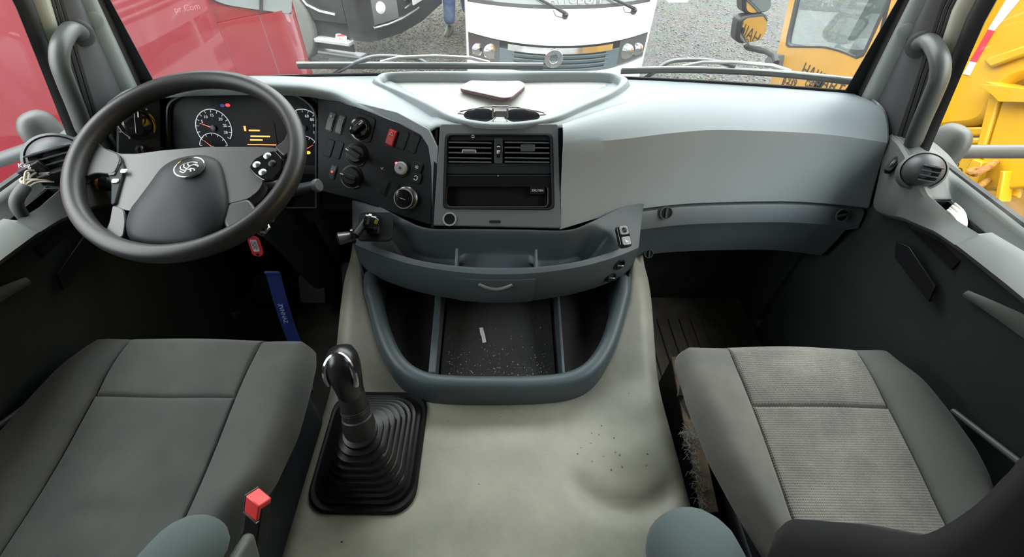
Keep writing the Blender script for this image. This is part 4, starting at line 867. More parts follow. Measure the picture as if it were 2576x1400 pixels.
sx = n.nodes.new('ShaderNodeSeparateXYZ'); L.new(tcn.outputs['Object'], sx.inputs[0]); mr = n.nodes.new('ShaderNodeMapRange'); mr.inputs['From Min'].default_value = .2; mr.inputs['From Max'].default_value = 1.6
L.new(sx.outputs['X'], mr.inputs['Value']); mx = n.nodes.new('ShaderNodeMix'); mx.data_type = 'RGBA'; L.new(mr.outputs[0], mx.inputs[0]); L.new(r1.outputs[0], mx.inputs[6]); L.new(r2.outputs[0], mx.inputs[7])
m3 = n.nodes.new('ShaderNodeMix'); m3.data_type = 'RGBA'; m3.blend_type = 'MULTIPLY'; m3.inputs[0].default_value = .6; L.new(mx.outputs[2], m3.inputs[6]); L.new(nz.outputs['Color'], m3.inputs[7])
L.new(m3.outputs[2], b.inputs['Base Color']); bp = n.nodes.new('ShaderNodeBump'); bp.inputs['Distance'].default_value = .02; bp.inputs['Strength'].default_value = .8
L.new(vo.outputs['Distance'], bp.inputs['Height']); bp.invert = True; L.new(bp.outputs['Normal'], b.inputs['Normal']); MATS['gravel'] = gm
struct(M().box((0, 8, GZ-.1), (70, 60, .2)).obj('ground', gm))
def pebble(m, p, s):
    R = Matrix.Rotation(random.uniform(0, 6.3), 3, 'Z') @ Matrix.Rotation(random.uniform(-.5, .5), 3, 'X'); vs = []
    for q in ((1, 0, 0), (-1, 0, 0), (0, .8, 0), (0, -.8, 0), (0, 0, .5), (0, 0, -.4)): vs.append(V(p)+R @ (V(q)*s*random.uniform(.7, 1.2)))
    m.add(vs, [(0, 2, 4), (2, 1, 4), (1, 3, 4), (3, 0, 4), (2, 0, 5), (1, 2, 5), (3, 1, 5), (0, 3, 5)])
m = M(); md = M()
for i in range(5200):
    px, py = random.uniform(900, 1200), random.uniform(0, 205)
    if i % 3 == 0: px = random.uniform(1650, 1960)
    p = at(px, py, Z=GZ); pebble(m if random.random() < .86 else md, (p.x, p.y, GZ+.01), random.uniform(.008, .024))
st1 = tag(m.obj('gravel_stones', mat('pale_stone', (.185, .16, .125), .9, var=.6, vscale=9, var2=(.06, .053, .044)), smooth=0), 'loose pale gravel stones on the yard', 'gravel', kind='stuff')
tag(md.obj('dark_debris', mat('dark_stone', (.04, .035, .03), .9), smooth=0), 'dark leaf bits and stones lying among the gravel', 'debris', kind='stuff')

# ---------------- white truck facing us
wt = thing('white_truck', 'white light truck facing the windscreen, round chrome emblem on its grille', 'truck', (.60, 4.6, GZ))
wt.rotation_euler = (0, 0, math.radians(2.5))
class Loc:
    def __init__(s, o, a): s.o = V(o); s.R = Matrix.Rotation(a, 3, 'Z')
    def __call__(s, x, y, z): return s.o+s.R @ V((x, y, z))
    def fr(s, x, y, z, xa=(1, 0, 0), ya=(0, 0, 1)): return Fr(s(x, y, z), s.R @ V(xa), s.R @ V(ya))
LW = Loc((.60, 4.6, GZ), math.radians(2.5)); wt.rotation_euler = (0, 0, 0)
bow = lambda x: .26*(abs(x)/.92)**2.2
XS = [-.92+1.84*i/24 for i in range(25)]
def wband(name, lo, hi, m, off0=0, off1=0, sol=.012, x0=-.92, x1=.92, parent=None, n=6):
    """lo(x), hi(x): (depth, height) of the band's edges"""
    X = [x0+(x1-x0)*i/24 for i in range(25)]; rows = []
    for k in range(n+1):
        t = k/n; r = []
        for x in X:
            (d0, z0), (d1, z1) = lo(x), hi(x); r.append(LW(x, bow(x)+d0+(d1-d0)*t, z0+(z1-z0)*t))
        rows.append(r)
    return M().grid(rows).obj(name, m, parent or wt, solid=sol)
gtop = lambda x: 1.015+.05*(abs(x)/.92)**2; gbot = lambda x: .76+.06*(abs(x)/.92)**3
wband('front_panel', lambda x: (-.005, gtop(x)), lambda x: (.19, 1.285), WHITEP)
wband('bumper', lambda x: (.05, .30), lambda x: (-.01, gbot(x)), WHITEP, sol=.02)
wband('grille_backing', lambda x: (.02, gbot(x)), lambda x: (.02, gtop(x)), BLACK)
TEAL = mat('grille_teal_grey', (.06, .085, .10), .35, coat=.3)
wband('chrome_bar', lambda x: (-.012, gtop(x)-.075), lambda x: (-.005, gtop(x)-.02), CHROME, x0=-.52, x1=.52)
for k in range(4): wband('grille_slat', lambda x: (-.004, gbot(x)+.012+.042*k), lambda x: (-.014, gbot(x)+.036+.042*k), TEAL, x0=-.48, x1=.48, n=2)
for sg in (-1, 1):
    a_, b_ = (-.60, -.46) if sg < 0 else (.46, .60)
    wband('grille_wing', lambda x: (-.008, gbot(x)+.01), lambda x: (-.008, gtop(x)-.07), TEAL, x0=a_, x1=b_)
    a_, b_ = (-.92, -.60) if sg < 0 else (.60, .92)
    hl = wband('headlamp', lambda x: (.012, gbot(x)+.0), lambda x: (.012, gtop(x)-.01), mat('lamp_bowl_dark', (.12, .12, .125), .2, .6), x0=a_, x1=b_)
    for xx, rr in ((.69, .075), (.82, .06)): M().lathe([(rr, 0), (rr*.9, -.02), (rr*.5, -.03)], LW(sg*xx, bow(xx)-.0, .915), LW.R @ V((sg*.25, 1, 0)), 16).obj('reflector', CHROME, hl)
    wband('lamp_lens', lambda x: (-.006, gbot(x)+.005), lambda x: (-.004, gtop(x)-.015), GLS, x0=a_, x1=b_, sol=0)
    M().grid([[LW(sg*.92, bow(.92), z), LW(sg*.935, .5, z), LW(sg*.94, 1.5, z)] for z in (.45, 1.0, 1.33)]).obj('side_panel', WHITEP, wt, solid=.02)
    M().grid([[LW(sg*.92, bow(.92)+.20, 1.33), LW(sg*.94, 1.5, 1.33)], [LW(sg*.86, .62, 2.05), LW(sg*.88, 1.5, 2.05)]]).obj('side_glass', GLOSSB, wt, solid=.01)
    if sg > 0: M().box(LW(sg*1.14, .30, 1.42), (.20, .10, .22), LW.R).obj('mirror_housing', WHITEP, wt, bev=.02)
    if sg > 0: M().tube([LW(sg*.9, .3, 1.5), LW(sg*1.1, .28, 1.56)], .012, 8).obj('mirror_arm', BLACK, wt)
    M().lathe([(.42, -.11), (.42, .11)], LW(sg*.80, .95, .42), LW.R @ V((1, 0, 0)), 28).obj('wheel', RUB, wt, bev=.03)
WG = mat('truck_windscreen', (.10, .115, .12), .1, coat=.5)
wband('windscreen', lambda x: (.195, 1.30), lambda x: (.52, 2.02), WG); wband('windscreen_seal', lambda x: (.183, 1.28), lambda x: (.196, 1.31), RUB, n=2)
wband('roof_front', lambda x: (.52, 2.02), lambda x: (.8, 2.15), WHITEP); wband('roof', lambda x: (.8, 2.15), lambda x: (1.3, 2.18), WHITEP)
M().box(LW(0, 3.6, 1.9), (1.86, 4.0, 2.2), LW.R).obj('cargo_box', WHITEP, wt, bev=.02); M().box(LW(0, 3.4, .7), (.8, 5, .2), LW.R).obj('chassis', BLACK, wt)
f = LW.fr(.12, bow(.1)+.195, 1.355, (1, 0, 0), (0, .42, .9)); text('AVTODOM', f, .10, PRINT, wt, 'windscreen_lettering')
ec = LW(-.07, -.022, .905); ef = Fr(ec, LW.R @ V((1, 0, 0)), V((0, -.15, .99)))
em = M().ring(ef, ell(0, 0, .092, n=36), ell(0, 0, .042, n=36), -.01, .014).obj('emblem', CHROME, wt, bev=.004)
M().plate(ef, ell(0, 0, .09, n=32), -.012, -.004).obj('emblem_plate', TEAL, em)
for k in range(5):
    a = 2*PI*k/5+.3; M().plate(ef.sub(.062*math.cos(a), .062*math.sin(a), .0135, a+.9), [(-.034, -.004), (.034, .001), (.034, .004), (-.034, .003)], 0, .002).obj('emblem_groove', DARKG, em)
for x, xe in ((.02, -.55), (.72, .12)):
    p = LW(x, bow(x)+.11, 1.235); M().lathe([(.030, 0), (.030, .03), (.018, .045)], p, LW.R @ V((0, -.6, .8)), 16).obj('wiper_pivot', BLACK, wt)
    q = LW(xe, bow(xe)+.27, 1.48); M().tube([p+V((0, -.02, .035)), p.lerp(q, .25)+V((0, -.03, .03)), q+V((0, -.03, 0))], [.018, .012, .008], 8).obj('wiper_arm', BLACK, wt)
    M().tube([p+V((-.03, -.03, .0)), p.lerp(q, .12)+V((-.02, -.035, -.02)), p.lerp(q, .2)+V((0, -.03, .0))], .004, 6).obj('washer_hose', BLACK, wt)

# ---------------- red truck across the left front
RED = mat('red_truck_paint', (.16, .004, .012), .35, coat=1.0)
Cn = V((-1.55, 3.30, 0)); ra = V((-.7071, -.7071, 0)); RF = Fr(V((-1.55, 3.30, 0)), -ra, (0, 0, 1))   # x grows to the right, z out towards us
rt = thing('red_truck', 'glossy red truck cab parked close on the left, mirroring the white cab', 'truck', (-2.4, 2.4, GZ))
def rflank(name, t0, t1, z0, z1, m=RED, off=0, curve=True):
    rows = []
    for i in range(33):
        t = t0+(t1-t0)*i/32; r = []
        for k in range(9):
            z = z0+(z1-z0)*k/8; d = off-(.9*max(0, t-.02))**2*4-.012*((z-.1)/.8)**2; r.append(RF.P(t, z, d))
        rows.append(r)
    return M().grid(rows).obj(name, m, rt, solid=.015)
rflank('door_panel', -.068, .21, -.55, .41); rflank('door_skin', -.34, -.074, -.55, .412); rflank('rear_skin', -5.2, -1.157, -.55, .95); M().box(RF.P(-3.2, 1.65, -.55), (4.0, 1.0, 1.4), Matrix.Rotation(math.radians(45), 3, 'Z')).obj('side_sky_block', RED, rt, bev=.08)  # last box is added above the flank to block sky on the left
rflank('sill', -5.2, .21, -.95, -.557, off=-.01)
rflank('lower_moulding', -5.2, -1.2, .01, .03, mat('white_pinstripe', (.7, .6, .6), .4), off=.014)
WGR = mat('truck_side_glass', (.16, .18, .185), .08, coat=.5)
wpoly = roundpoly([RF.uv(*p) for p in [(735, 36), (640, 24), (575, 14), (540, 2), (500, -40), (495, -160), (740, -160)]], .03)
M().plate(RF, wpoly, -.02, -.010).obj('side_window', WGR, rt)
M().plate(RF, [RF.uv(*p) for p in [(736, 37), (640, 26), (570, 16), (536, 3), (495, -45), (480, -170), (745, -170)]], -.03, -.018).obj('window_rubber', RUB, rt)
M().plate(RF, [RF.uv(*p) for p in [(654, -160), (661, -160), (661, 30), (654, 30)]], -.01, .004).obj('window_divider', RUB, rt)
rflank('rear_door_skin', -1.15, -.342, -.55, 2.3); M().plate(RF, [(-.36, .40), (.19, .40), (.19, 2.3), (-.36, 2.3)], -.05, -.026).obj('window_frame', RED, rt, bev=.005)
M().grid([[RF.P(.215, z, -.12), RF.P(.24, z, -.6), RF.P(.24, z, -2.2)] for z in (-.95, .4, 2.3)]).obj('front_skin', RED, rt, solid=.02)
p = RF.uv(395, 182); M().plate(RF, rrect(p[0], p[1], .07, .028, .003), .0, .004).obj('sticker', PRINT, rt)
for q in (-.010, .010): M().plate(RF, rrect(p[0], p[1]+q*1.2, .07, .003, .001, 1), .004, .005).obj('sticker_line', BLACK, rt)
f = RF.sub(*RF.uv(470, 20), .004, -.02); text('pr Com', f, .045, mat('pale_letter_marks', (.3, .1, .11), .5), rt)  # pale pink letter shapes, wording guessed
for t, rr in ((-.9, .5), (-3.0, .5)): M().lathe([(rr, 0), (rr, -.3)], RF.P(t, GZ+.5, -.1), RF.z, 32).obj('wheel', RUB, rt, bev=.03)

# ---------------- dark truck beyond, nose to the right
LB = Loc((-1.72, 6.45, GZ), math.atan2(-.30, .95))        # local x forward, -y towards us
bt = thing('dark_truck', 'dark grey truck with silver step and chrome headlamp, nose to the right', 'truck', (-2.6, 7.2, GZ))
DK = mat('dark_truck_paint', (.022, .026, .028), .3, coat=.5, var=.5, vscale=3)
def bbox(name, x0, x1, y0, y1, z0, z1, m, bev=.02, **k): return M().box(LB((x0+x1)/2, (y0+y1)/2, (z0+z1)/2), (x1-x0, y1-y0, z1-z0), LB.R).obj(name, m, bt, bev=bev, **k)
M().grid([[LB(-.0, .10, z), LB(-.10, .02, z), LB(-.2, 0, z), LB(-.36, .0, z)] for z in (.42, .7, 1.0, 1.6)]).obj('front_wing', DK, bt, solid=.02)
M().grid([[LB(-.375, .0, z), LB(-.8, 0, z), LB(-1.5, .0, z), LB(-2.9, .0, z)] for z in (.62, .8, 1.2, 1.9)]).obj('door_side', DK, bt, solid=.02)
M().grid([[LB(-.36, .03, z), LB(-1.1, .03, z)] for z in (.25, .62)]).obj('step_well', BLACK, bt, solid=.02)
M().grid([[LB(x, .10, z) for x in (0, .001)]+[LB(.16, .5, z), LB(.2, 1.1, z), LB(.1, 2.1, z)] for z in (.42, .7, 1.2, 1.9)]).obj('front_face', DK, bt, solid=.02)
stp = bbox('step_tread', -.90, -.34, -.10, .10, .36, .41, mat('silver_tread', (.6, .6, .6), .35, .7), .01)
for k in range(4): bbox('tread_rib', -.88, -.38, -.06+.04*k, -.045+.04*k, .41, .42, STEEL, .003)
bbox('step_lower', -.94, -.22, -.06, .12, .18, .23, DARKG, .02)
f = LB.fr(-.50, -.02, .44, (.8, .35, 0), (-.2, .5, .3)); stk = M().plate(f, rrect(0, 0, .15, .12, .02), 0, .004).obj('step_sticker', PRINT, bt); M().plate(f, rrect(0, .03, .10, .035, .008), .004, .006).obj('sticker_red_panel', REDP, stk); text('&2', f.sub(0, -.02, .005), .06, BLACK, stk)
rows = [[LB(x, y-.012, z) for x, y in ((.005, .09), (.09, .29), (.16, .48))] for z in (.62, .8, 1.05, 1.3)]
hl = M().grid(rows).obj('headlamp', mat('headlamp_chrome', (.5, .5, .52), .18, .9), bt, solid=.02)
M().lathe([(.075, 0), (.07, .03), (.03, .05)], LB(.05, .2, .80), LB.R @ V((.8, -.5, 0)), 18).obj('lamp_projector', mat('lamp_white', (.8, .8, .8), .15), hl); M().lathe([(.08, 0), (.075, .03), (.03, .05)], LB(.06, .22, 1.1), LB.R @ V((.8, -.5, 0)), 18).obj('lamp_projector', CHROME, hl)
M().tube([LB(-.02, .07, .58), LB(.09, .27, .585), LB(.18, .50, .60), LB(.22, 1.0, .62)], .018, 8).obj('chrome_lip', CHROME, bt)
for k in range(6): M().tube([LB(.19, .62, .70+.10*k), LB(.235, .85, .74+.10*k), LB(.235, 1.5, .74+.10*k)], .014, 6).obj('grille_bar', STEEL, bt)
f = LB.fr(.26, 1.0, .78, (0, 1, 0), (0, 0, 1)); pltb = M().plate(f, rrect(0, 0, .52, .13, .01), 0, .012).obj('number_plate', PRINT, bt); text('A 317', f.sub(0, 0, .0125), .10, BLACK, pltb)
M().tube([LB(-1.15, -.02, 1.20), LB(-1.05, -.02, .95), LB(-.93, -.02, .80), LB(-.75, -.02, .74), LB(-.52, -.02, .72)], .014, 8).obj('door_moulding', mat('pale_trim', (.6, .63, .63), .3), bt)
for x in (-1.42,):
    M().lathe([(.50, -.02), (.52, .02), (.52, .28), (.48, .30)], LB(x, .22, .52), LB.R @ V((0, -1, 0)), 36).obj('wheel', mat('dusty_tyre', (.11, .112, .106), .85, grain=.4, gscale=60), bt, bev=.02); M().lathe([(.30, .29), (.26, .20), (.1, .18)], LB(x, .30, .52), LB.R @ V((0, -1, 0)), 28).obj('wheel_hub', DARKG, bt)
M().plate(LB.fr(-.75, .05, .12, (1, 0, 0)), [(-.10, -.11), (.02, -.06), (.16, .0), (.16, .08), (-.10, .08)], -.01, .01).obj('mud_flap', mat('flap_grey', (.12, .13, .13), .8), bt)

# ---------------- yellow crane truck on the right
YEL = mat('yellow_cab_paint', (.38, .19, .016), .4, coat=.25, var=.12, vscale=3); YEL2 = mat('yellow_crane_paint', (.50, .275, .002), .45, coat=.1, var=.15, vscale=4)
YF = Fr((2.0, 2.8, GZ), (0, -1, 0), (0, 0, 1))
yt = thing('yellow_truck', 'orange-yellow truck cab with black mirrors and lettered door, right of the windscreen', 'truck', (2.0, 2.8, GZ))
cabo = [YF.uv(*p) for p in [(1925, 300), (1936, 215), (1955, 130), (1984, 0), (2010, -130), (2040, -300), (2480, -300), (2345, 0), (2262, 235), (2230, 330)]]
wino = roundpoly([YF.uv(*p) for p in [(1975, 118), (2004, -10), (2030, -150), (2330, -150), (2238, 0), (2168, 152), (2112, 128), (2072, 119)]], [.05, .02, .05, .05, .02, .05, .1, .05], 4)
# cab side with a window opening: a band from the opening's edge out to the cab outline
cx = sum(p[0] for p in wino)/len(wino); cy = sum(p[1] for p in wino)/len(wino)
def ray2(poly, cx, cy, ang):
    best = None; d = (math.cos(ang), math.sin(ang))
    for (x1, y1), (x2, y2) in zip(poly, poly[1:]+poly[:1]):
        ex, ey = x2-x1, y2-y1; den = d[0]*ey-d[1]*ex
        if abs(den) < 1e-9: continue
        t = ((x1-cx)*ey-(y1-cy)*ex)/den; u = ((x1-cx)*d[1]-(y1-cy)*d[0])/den
        if t > 0 and -1e-6 <= u <= 1+1e-6 and (best is None or t > best): best = t
    return (cx+d[0]*best, cy+d[1]*best)
angs = sorted([math.atan2(y-cy, x-cx) for x, y in cabo]+[2*PI*i/72-PI for i in range(72)])
oo, ii = [ray2(cabo, cx, cy, a) for a in angs], [ray2(wino, cx, cy, a) for a in angs]
M().ring(YF, oo, ii, -.03, 0).obj('cab_side', YEL, yt, bev=.004)
M().ring(YF, [(cx+(a-cx)*1.012, cy+(b_-cy)*1.012) for a, b_ in ii], [(cx+(a-cx)*.955, cy+(b_-cy)*.955) for a, b_ in ii], -.02, .004).obj('window_rubber', RUB, yt, bev=.002)
M().plate(YF, [(cx+(a-cx)*.98, cy+(b_-cy)*.98) for a, b_ in ii], -.014, -.010).obj('side_window', glass('yellow_cab_glass', (.75, .8, .8)), yt)
g1, g2 = YF.uv(1936, 215), YF.uv(2262, 235)
M().plate(YF, [(g1[0], .35), (g2[0]+.1, .35), (g2[0]+.05, g2[1]), (g1[0], g1[1])], -.04, -.002).obj('lower_cab', YEL, yt, bev=.01)
for px in ([(2222, 40), (2240, -5), (2243, -5), (2184, 225), (2180, 226)],): M().plate(YF, [YF.uv(*p) for p in px], 0, .002).obj('door_gap', BLACK, yt)
M().box((3.0, 2.5, .05), (1.9, .6, .03)).obj('cab_floor', DARKG, yt); M().box((3.98, 2.5, .6), (.04, .66, 1.2)).obj('far_side', mat('far_trim', (.34, .36, .36), .7), yt); M().box((2.98, 2.79, 1.0), (1.9, .02, 1.1)).obj('cab_windscreen', glass('cab_screen_tint', (.45, .48, .48), dirt=.10), yt)
M().box((2.95, 2.80, -.15), (1.9, .12, .8)).obj('cab_front', YEL, yt, bev=.02); M().box((2.95, 2.66, .22), (1.8, .26, .50)).obj('cab_dash', mat('cab_dash_grey', (.12, .125, .13), .6), yt, bev=.03)
M().box((2.97, 2.26, .3), (1.9, .05, 2.2)).obj('cab_rear', YEL, yt)
M().tube([V((2.62+.23*math.cos(a), 2.40+.10*math.sin(a), .48+.20*math.sin(a))) for a in [2*PI*i/28 for i in range(28)]], .014, 8, closed=True).obj('cab_steering_wheel', mat('pale_wheel', (.2, .205, .21), .4), yt)
M().box((2.6, 2.30, .2), (.5, .16, .9)).obj('cab_seat', DARKG, yt, bev=.06); M().box((2.75, 2.56, .50), (.40, .10, .14)).obj('cab_instruments', BLACK, yt, bev=.01)
# mirrors on an arm
def mirror(pxs, Y, name='mirror'):
    f = Fr(at(*pxs[0], Y=Y), (.99, .12, 0), (0, 0, 1)); poly = roundpoly([f.uv(*p) for p in pxs], .03, 4)
    o = M().plate(f, poly, -.09, .0).obj(name+'_housing', BLACK, yt, bev=.015); c0 = (sum(p[0] for p in poly)/len(poly), sum(p[1] for p in poly)/len(poly))
    M().plate(f, [(c0[0]+(a-c0[0])*.86+.012, c0[1]+(b_-c0[1])*.88) for a, b_ in poly], .0, .003).obj('mirror_glass', mat('mirror_silver', (.8, .82, .82), .03, 1), o); return f
mirror([(1858, 52), (1872, 42), (1925, 36), (1932, 40), (1926, 85), (1912, 103), (1862, 112), (1850, 100)], 3.25)
mirror([(1868, -60), (1935, -70), (1940, 20), (1930, 30), (1885, 38), (1868, 30)], 3.28)
M().tube([at(1876, 112, Y=3.27), at(1882, 120, Y=3.25), at(1930, 130, Y=3.05), at(1948, 140, Y=2.95), at(1953, 158, Y=2.88)], .018, 10).obj('mirror_arm', BLACK, yt)
M().plate(YF, roundpoly([YF.uv(*p) for p in [(1952, 135), (1974, 138), (1968, 170), (1938, 170), (1940, 152)]], .01), -.02, .05).obj('mirror_bracket', DARKG, yt, bev=.01)
LET = mat('brown_lettering', (.018, .011, .005), .7)
def ytext(s, p0, p1, size, al='LEFT'):
    a, b_ = YF.uv(*p0), YF.uv(*p1); text(s, YF.sub(a[0], a[1], .002, math.atan2(b_[1]-a[1], b_[0]-a[0])), size, LET, yt, 'door_lettering', align=al)
ytext('НАШАВТО.РФ', (2018, 174), (2108, 228), .105); ytext('сен', (2028, 205), (2050, 221), .075); ytext('8.939', (1972, 196), (2005, 213), .075); ytext('8.9 У.2', (1966, 211), (2010, 232), .075)

yc = thing('yellow_crane', 'bright yellow crane body with rusty steps and red-white tape, outside the right window', 'crane', (2.6, 1.6, GZ))
CF = Fr((2.12, 2.0, 0), (0, -1, 0), (0, 0, 1))
def cpl(name, px, c0, c1, m=YEL2, bev=.01, r=.0, parent=None, fr=CF):
    P = [fr.uv(*p) for p in px]; return M().plate(fr, roundpoly(P, r, 4) if r else P, c0, c1).obj(name, m, parent or yc, bev=bev)
boom = cpl('boom_panel', [(2330, 330), (2375, 322), (2440, 318), (2475, 300), (2500, 250), (2540, 200), (2640, 185), (2760, 150), (2760, -180), (2480, -180), (2420, 0)], -.25, .0, r=.08, bev=.05)
cpl('boom_ridge', [(2480, 150), (2640, 95), (2640, 120), (2500, 172)], .0, .02, bev=.01)
WTP, RTP = mat('tape_white', (.55, .56, .54), .5), mat('tape_red', (.6, .03, .05), .5)
cpl('tape_strip', [(2532, 0), (2566, 0), (2502, 77), (2487, 74)], 0, .003, WTP, 0, 0, boom); cpl('tape_strip', [(2487, 74), (2503, 77), (2457, 157), (2441, 154)], 0, .003, RTP, 0, 0, boom); cpl('tape_strip', [(2441, 154), (2457, 157), (2440, 190), (2424, 186)], 0, .003, WTP, 0, 0, boom)
cpl('tape_strip', [(2532, 0), (2566, 0), (2640, -90), (2606, -90)], 0, .003, RTP, 0, 0, boom)
cpl('lower_beam', [(2340, 320), (2482, 318), (2478, 342), (2340, 343)], -.10, -.01, YEL2); cpl('cross_member', [(2370, 346), (2470, 346), (2468, 364), (2372, 364)], -.14, .0)
cpl('side_box', [(2300, 372), (2466, 372), (2436, 470), (2300, 450)], -.10, -.01)
post = cpl('post', [(2508, 226), (2534, 238), (2492, 372), (2440, 476), (2424, 476), (2472, 372)], -.1, .03, YEL2, .006); cpl('post_face', [(2536, 236), (2640, 236), (2640, 470), (2444, 480), (2494, 372)], -.12, .02)
cpl('post_cap', [(2496, 214), (2508, 212), (2640, 226), (2640, 258), (2548, 256), (2532, 240)], -.1, .06, r=.005)
cpl('hook_bar', [(2506, 206), (2518, 206), (2580, 222), (2578, 227), (2516, 214)], -.04, .05, bev=.004)
cpl('ladder_side', [(2476, 400), (2500, 408), (2482, 474), (2462, 468)], .0, .05, bev=.004); cpl('ladder_side', [(2545, 430), (2558, 430), (2544, 508), (2530, 506)], .0, .05, bev=.004); cpl('ladder_back', [(2480, 400), (2580, 402), (2560, 500), (2470, 470)], -.02, .0)
RY = mat('rusty_yellow', (.42, .2, .02), .7, var=.8, vscale=40, var2=(.18, .06, .02))
for dy, dx in ((0, 0), (46, -20)):
    M().tube([V(q) for q in cr([tuple(q) for q in (CF.at(2522+dx, 408+dy, .03), CF.at(2548+dx, 420+dy, .10), CF.at(2556+dx, 430+dy, .14), CF.at(2545+dx, 438+dy, .15), CF.at(2512+dx, 430+dy, .12), CF.at(2506+dx, 424+dy, .03))], 4)], .013, 10).obj('ladder_rung', RY, yc)
a_, b_ = CF.uv(2393, 410); f = CF.sub(a_, b_, -.009, -.35); text('ЕАЭС', f, .05, LET, yc, 'stencil_lettering'); text('— ●', f.sub(.0, -.05, 0), .04, LET, yc, 'stencil_lettering')
M().box((3.2, .0, 1.3), (1.2, 3.2, 1.7)).obj('sky_block_box', YEL2, yc, bev=.06); M().box((2.7, .9, -.75), (.6, 2.4, .25)).obj('chassis', mat('chassis_ochre', (.3, .16, .03), .7), yc);  # first box is a tall block added to screen sky on the right
for yy in (.4, 1.5): M().lathe([(.5, -.15), (.5, .15)], (2.75, yy, GZ+.5), (1, 0, 0), 28).obj('wheel', RUB, yc, bev=.03)

# ---------------- person standing between the trucks (only the legs reach into the picture)
pc = at(1131, 82, Z=GZ); pn = thing('person', 'person in blue jeans and dark shoes walking on the gravel yard', 'person', (pc.x, pc.y, GZ))
def skin(name, verts, edges, rad, m, sub=2, root=0):
    me = bpy.data.meshes.new(name); me.from_pydata([tuple(v) for v in verts], edges, []); o = bpy.data.objects.new(name, me); COL.objects.link(o); adopt(o, pn)
    o.modifiers.new('skin', 'SKIN'); me.skin_vertices.new() if not me.skin_vertices else None
    for i, r in enumerate(rad): me.skin_vertices[0].data[i].radius = r if isinstance(r, tuple) else (r, r); me.skin_vertices[0].data[i].use_root = (i == root)
    k = o.modifiers.new('s', 'SUBSURF'); k.levels = k.render_levels = sub; o.modifiers['skin'].use_smooth_shade = True; me.materials.append(m); return o
pc2 = at(1176, 48, Z=GZ); sc_ = 1.0
h = V((pc.x*.5+pc2.x*.5, pc.y*.5+pc2.y*.5, GZ)); A = lambda x, y, z: V((h.x+x, h.y+y, GZ+z))
fL = V((pc.x, pc.y, GZ)); fR = V((pc2.x, pc2.y, GZ))
JE = mat('blue_jeans', (.045, .085, .20), .85, grain=.5, gscale=200, var=.5, vscale=8, var2=(.12, .17, .28)); SK = mat('skin', (.45, .27, .2), .55); SH = mat('dark_jacket', (.03, .032, .036), .8); SHOE = mat('dark_shoe', (.02, .018, .016), .6)
body = [A(0, 0, .95), A(-.10, 0, .92), fL.lerp(A(-.10, -.02, .92), .5)+V((0, -.08, .04)), fL+V((0, .02, .10)), A(.10, .02, .92), fR.lerp(A(.10, 0, .92), .5)+V((0, -.06, .04)), fR+V((0, .03, .12)), A(0, .01, 1.15), A(0, .0, 1.40), A(0, 0, 1.52), A(0, -.01, 1.62), A(0, -.01, 1.73),
        A(-.20, 0, 1.42), A(-.26, .03, 1.15), A(-.24, -.1, .92), A(.20, 0, 1.42), A(.26, .02, 1.15), A(.25, -.1, .92)]
bo = skin('body', body, [(0, 1), (1, 2), (2, 3), (0, 4), (4, 5), (5, 6), (0, 7), (7, 8), (8, 9), (9, 10), (10, 11), (8, 12), (12, 13), (13, 14), (8, 15), (15, 16), (16, 17)], [(.17, .13), .125, .115, .105, .125, .115, .105, (.17, .12), (.17, .12), .055, .09, .07, .065, .05, .035, .065, .05, .035], JE)
M().rings([[A((.19-.02*k*0)*math.cos(2*PI*i/24)*w, .15*math.sin(2*PI*i/24)*w, z) for i in range(24)] for k, (z, w) in enumerate(((.86, 1.05), (1.0, 1.0), (1.15, 1.02), (1.35, 1.12), (1.45, .95), (1.50, .45)))]).obj('jacket', SH, pn)
for s, sh, el, ha in ((-1, A(-.20, 0, 1.42), A(-.26, .03, 1.15), A(-.24, -.1, .92)), (1, A(.20, 0, 1.42), A(.26, .02, 1.15), A(.25, -.1, .92))):
    M().tube([sh, el, ha.lerp(el, .15)], [.085, .068, .055], 12).obj('sleeve', SH, pn)
    M().sphere(ha, (.035, .045, .05), 10, 8).obj('palm', SK, pn)
    for k in range(4): M().tube([ha+V((-.024+.016*k, -.02, -.03)), ha+V((-.024+.016*k, -.035, -.07)), ha+V((-.022+.015*k, -.02, -.095+.006*abs(k-1.5)))], [.009, .008, .006], 8).obj('finger', SK, pn)
    M().tube([ha+V((-.03*s, -.01, .0)), ha+V((-.045*s, -.03, -.03)), ha+V((-.035*s, -.04, -.055))], [.010, .009, .007], 8).obj('thumb', SK, pn)
hd = M().sphere(A(0, -.01, 1.66), (.078, .098, .118), 20, 14).obj('head', SK, pn); M().sphere(A(0, .012, 1.70), (.084, .098, .095), 20, 12).obj('hair', mat('dark_hair', (.02, .015, .012), .6), hd)
M().tube([A(0, -.10, 1.68), A(0, -.125, 1.645), A(0, -.10, 1.635)], [.008, .014, .01], 8).obj('nose', SK, hd); M().box(A(0, -.098, 1.60), (.045, .01, .008)).obj('mouth', mat('lips', (.35, .14, .12), .5), hd, bev=.003)
for s in (-1, 1): M().sphere(A(s*.032, -.092, 1.675), (.012, .008, .007), 10, 6).obj('eye', BLACK, hd); M().sphere(A(s*.08, 0, 1.66), (.012, .025, .034), 10, 8).obj('ear', SK, hd)
for ft, dx in ((fL, -.03), (fR, .05)):
    rr = []
    for t, w, hh in ((-.12, .04, .06), (-.09, .055, .10), (0, .06, .12), (.09, .062, .085), (.18, .058, .065), (.24, .04, .04), (.26, .01, .015)):
        c = ft+V((dx*t*4, -t, 0)); rr.append([c+V((w*math.cos(2*PI*i/14), 0, hh/2+hh/2*math.sin(2*PI*i/14))) for i in range(14)])
    M().rings(rr).obj('shoe', SHOE, pn)

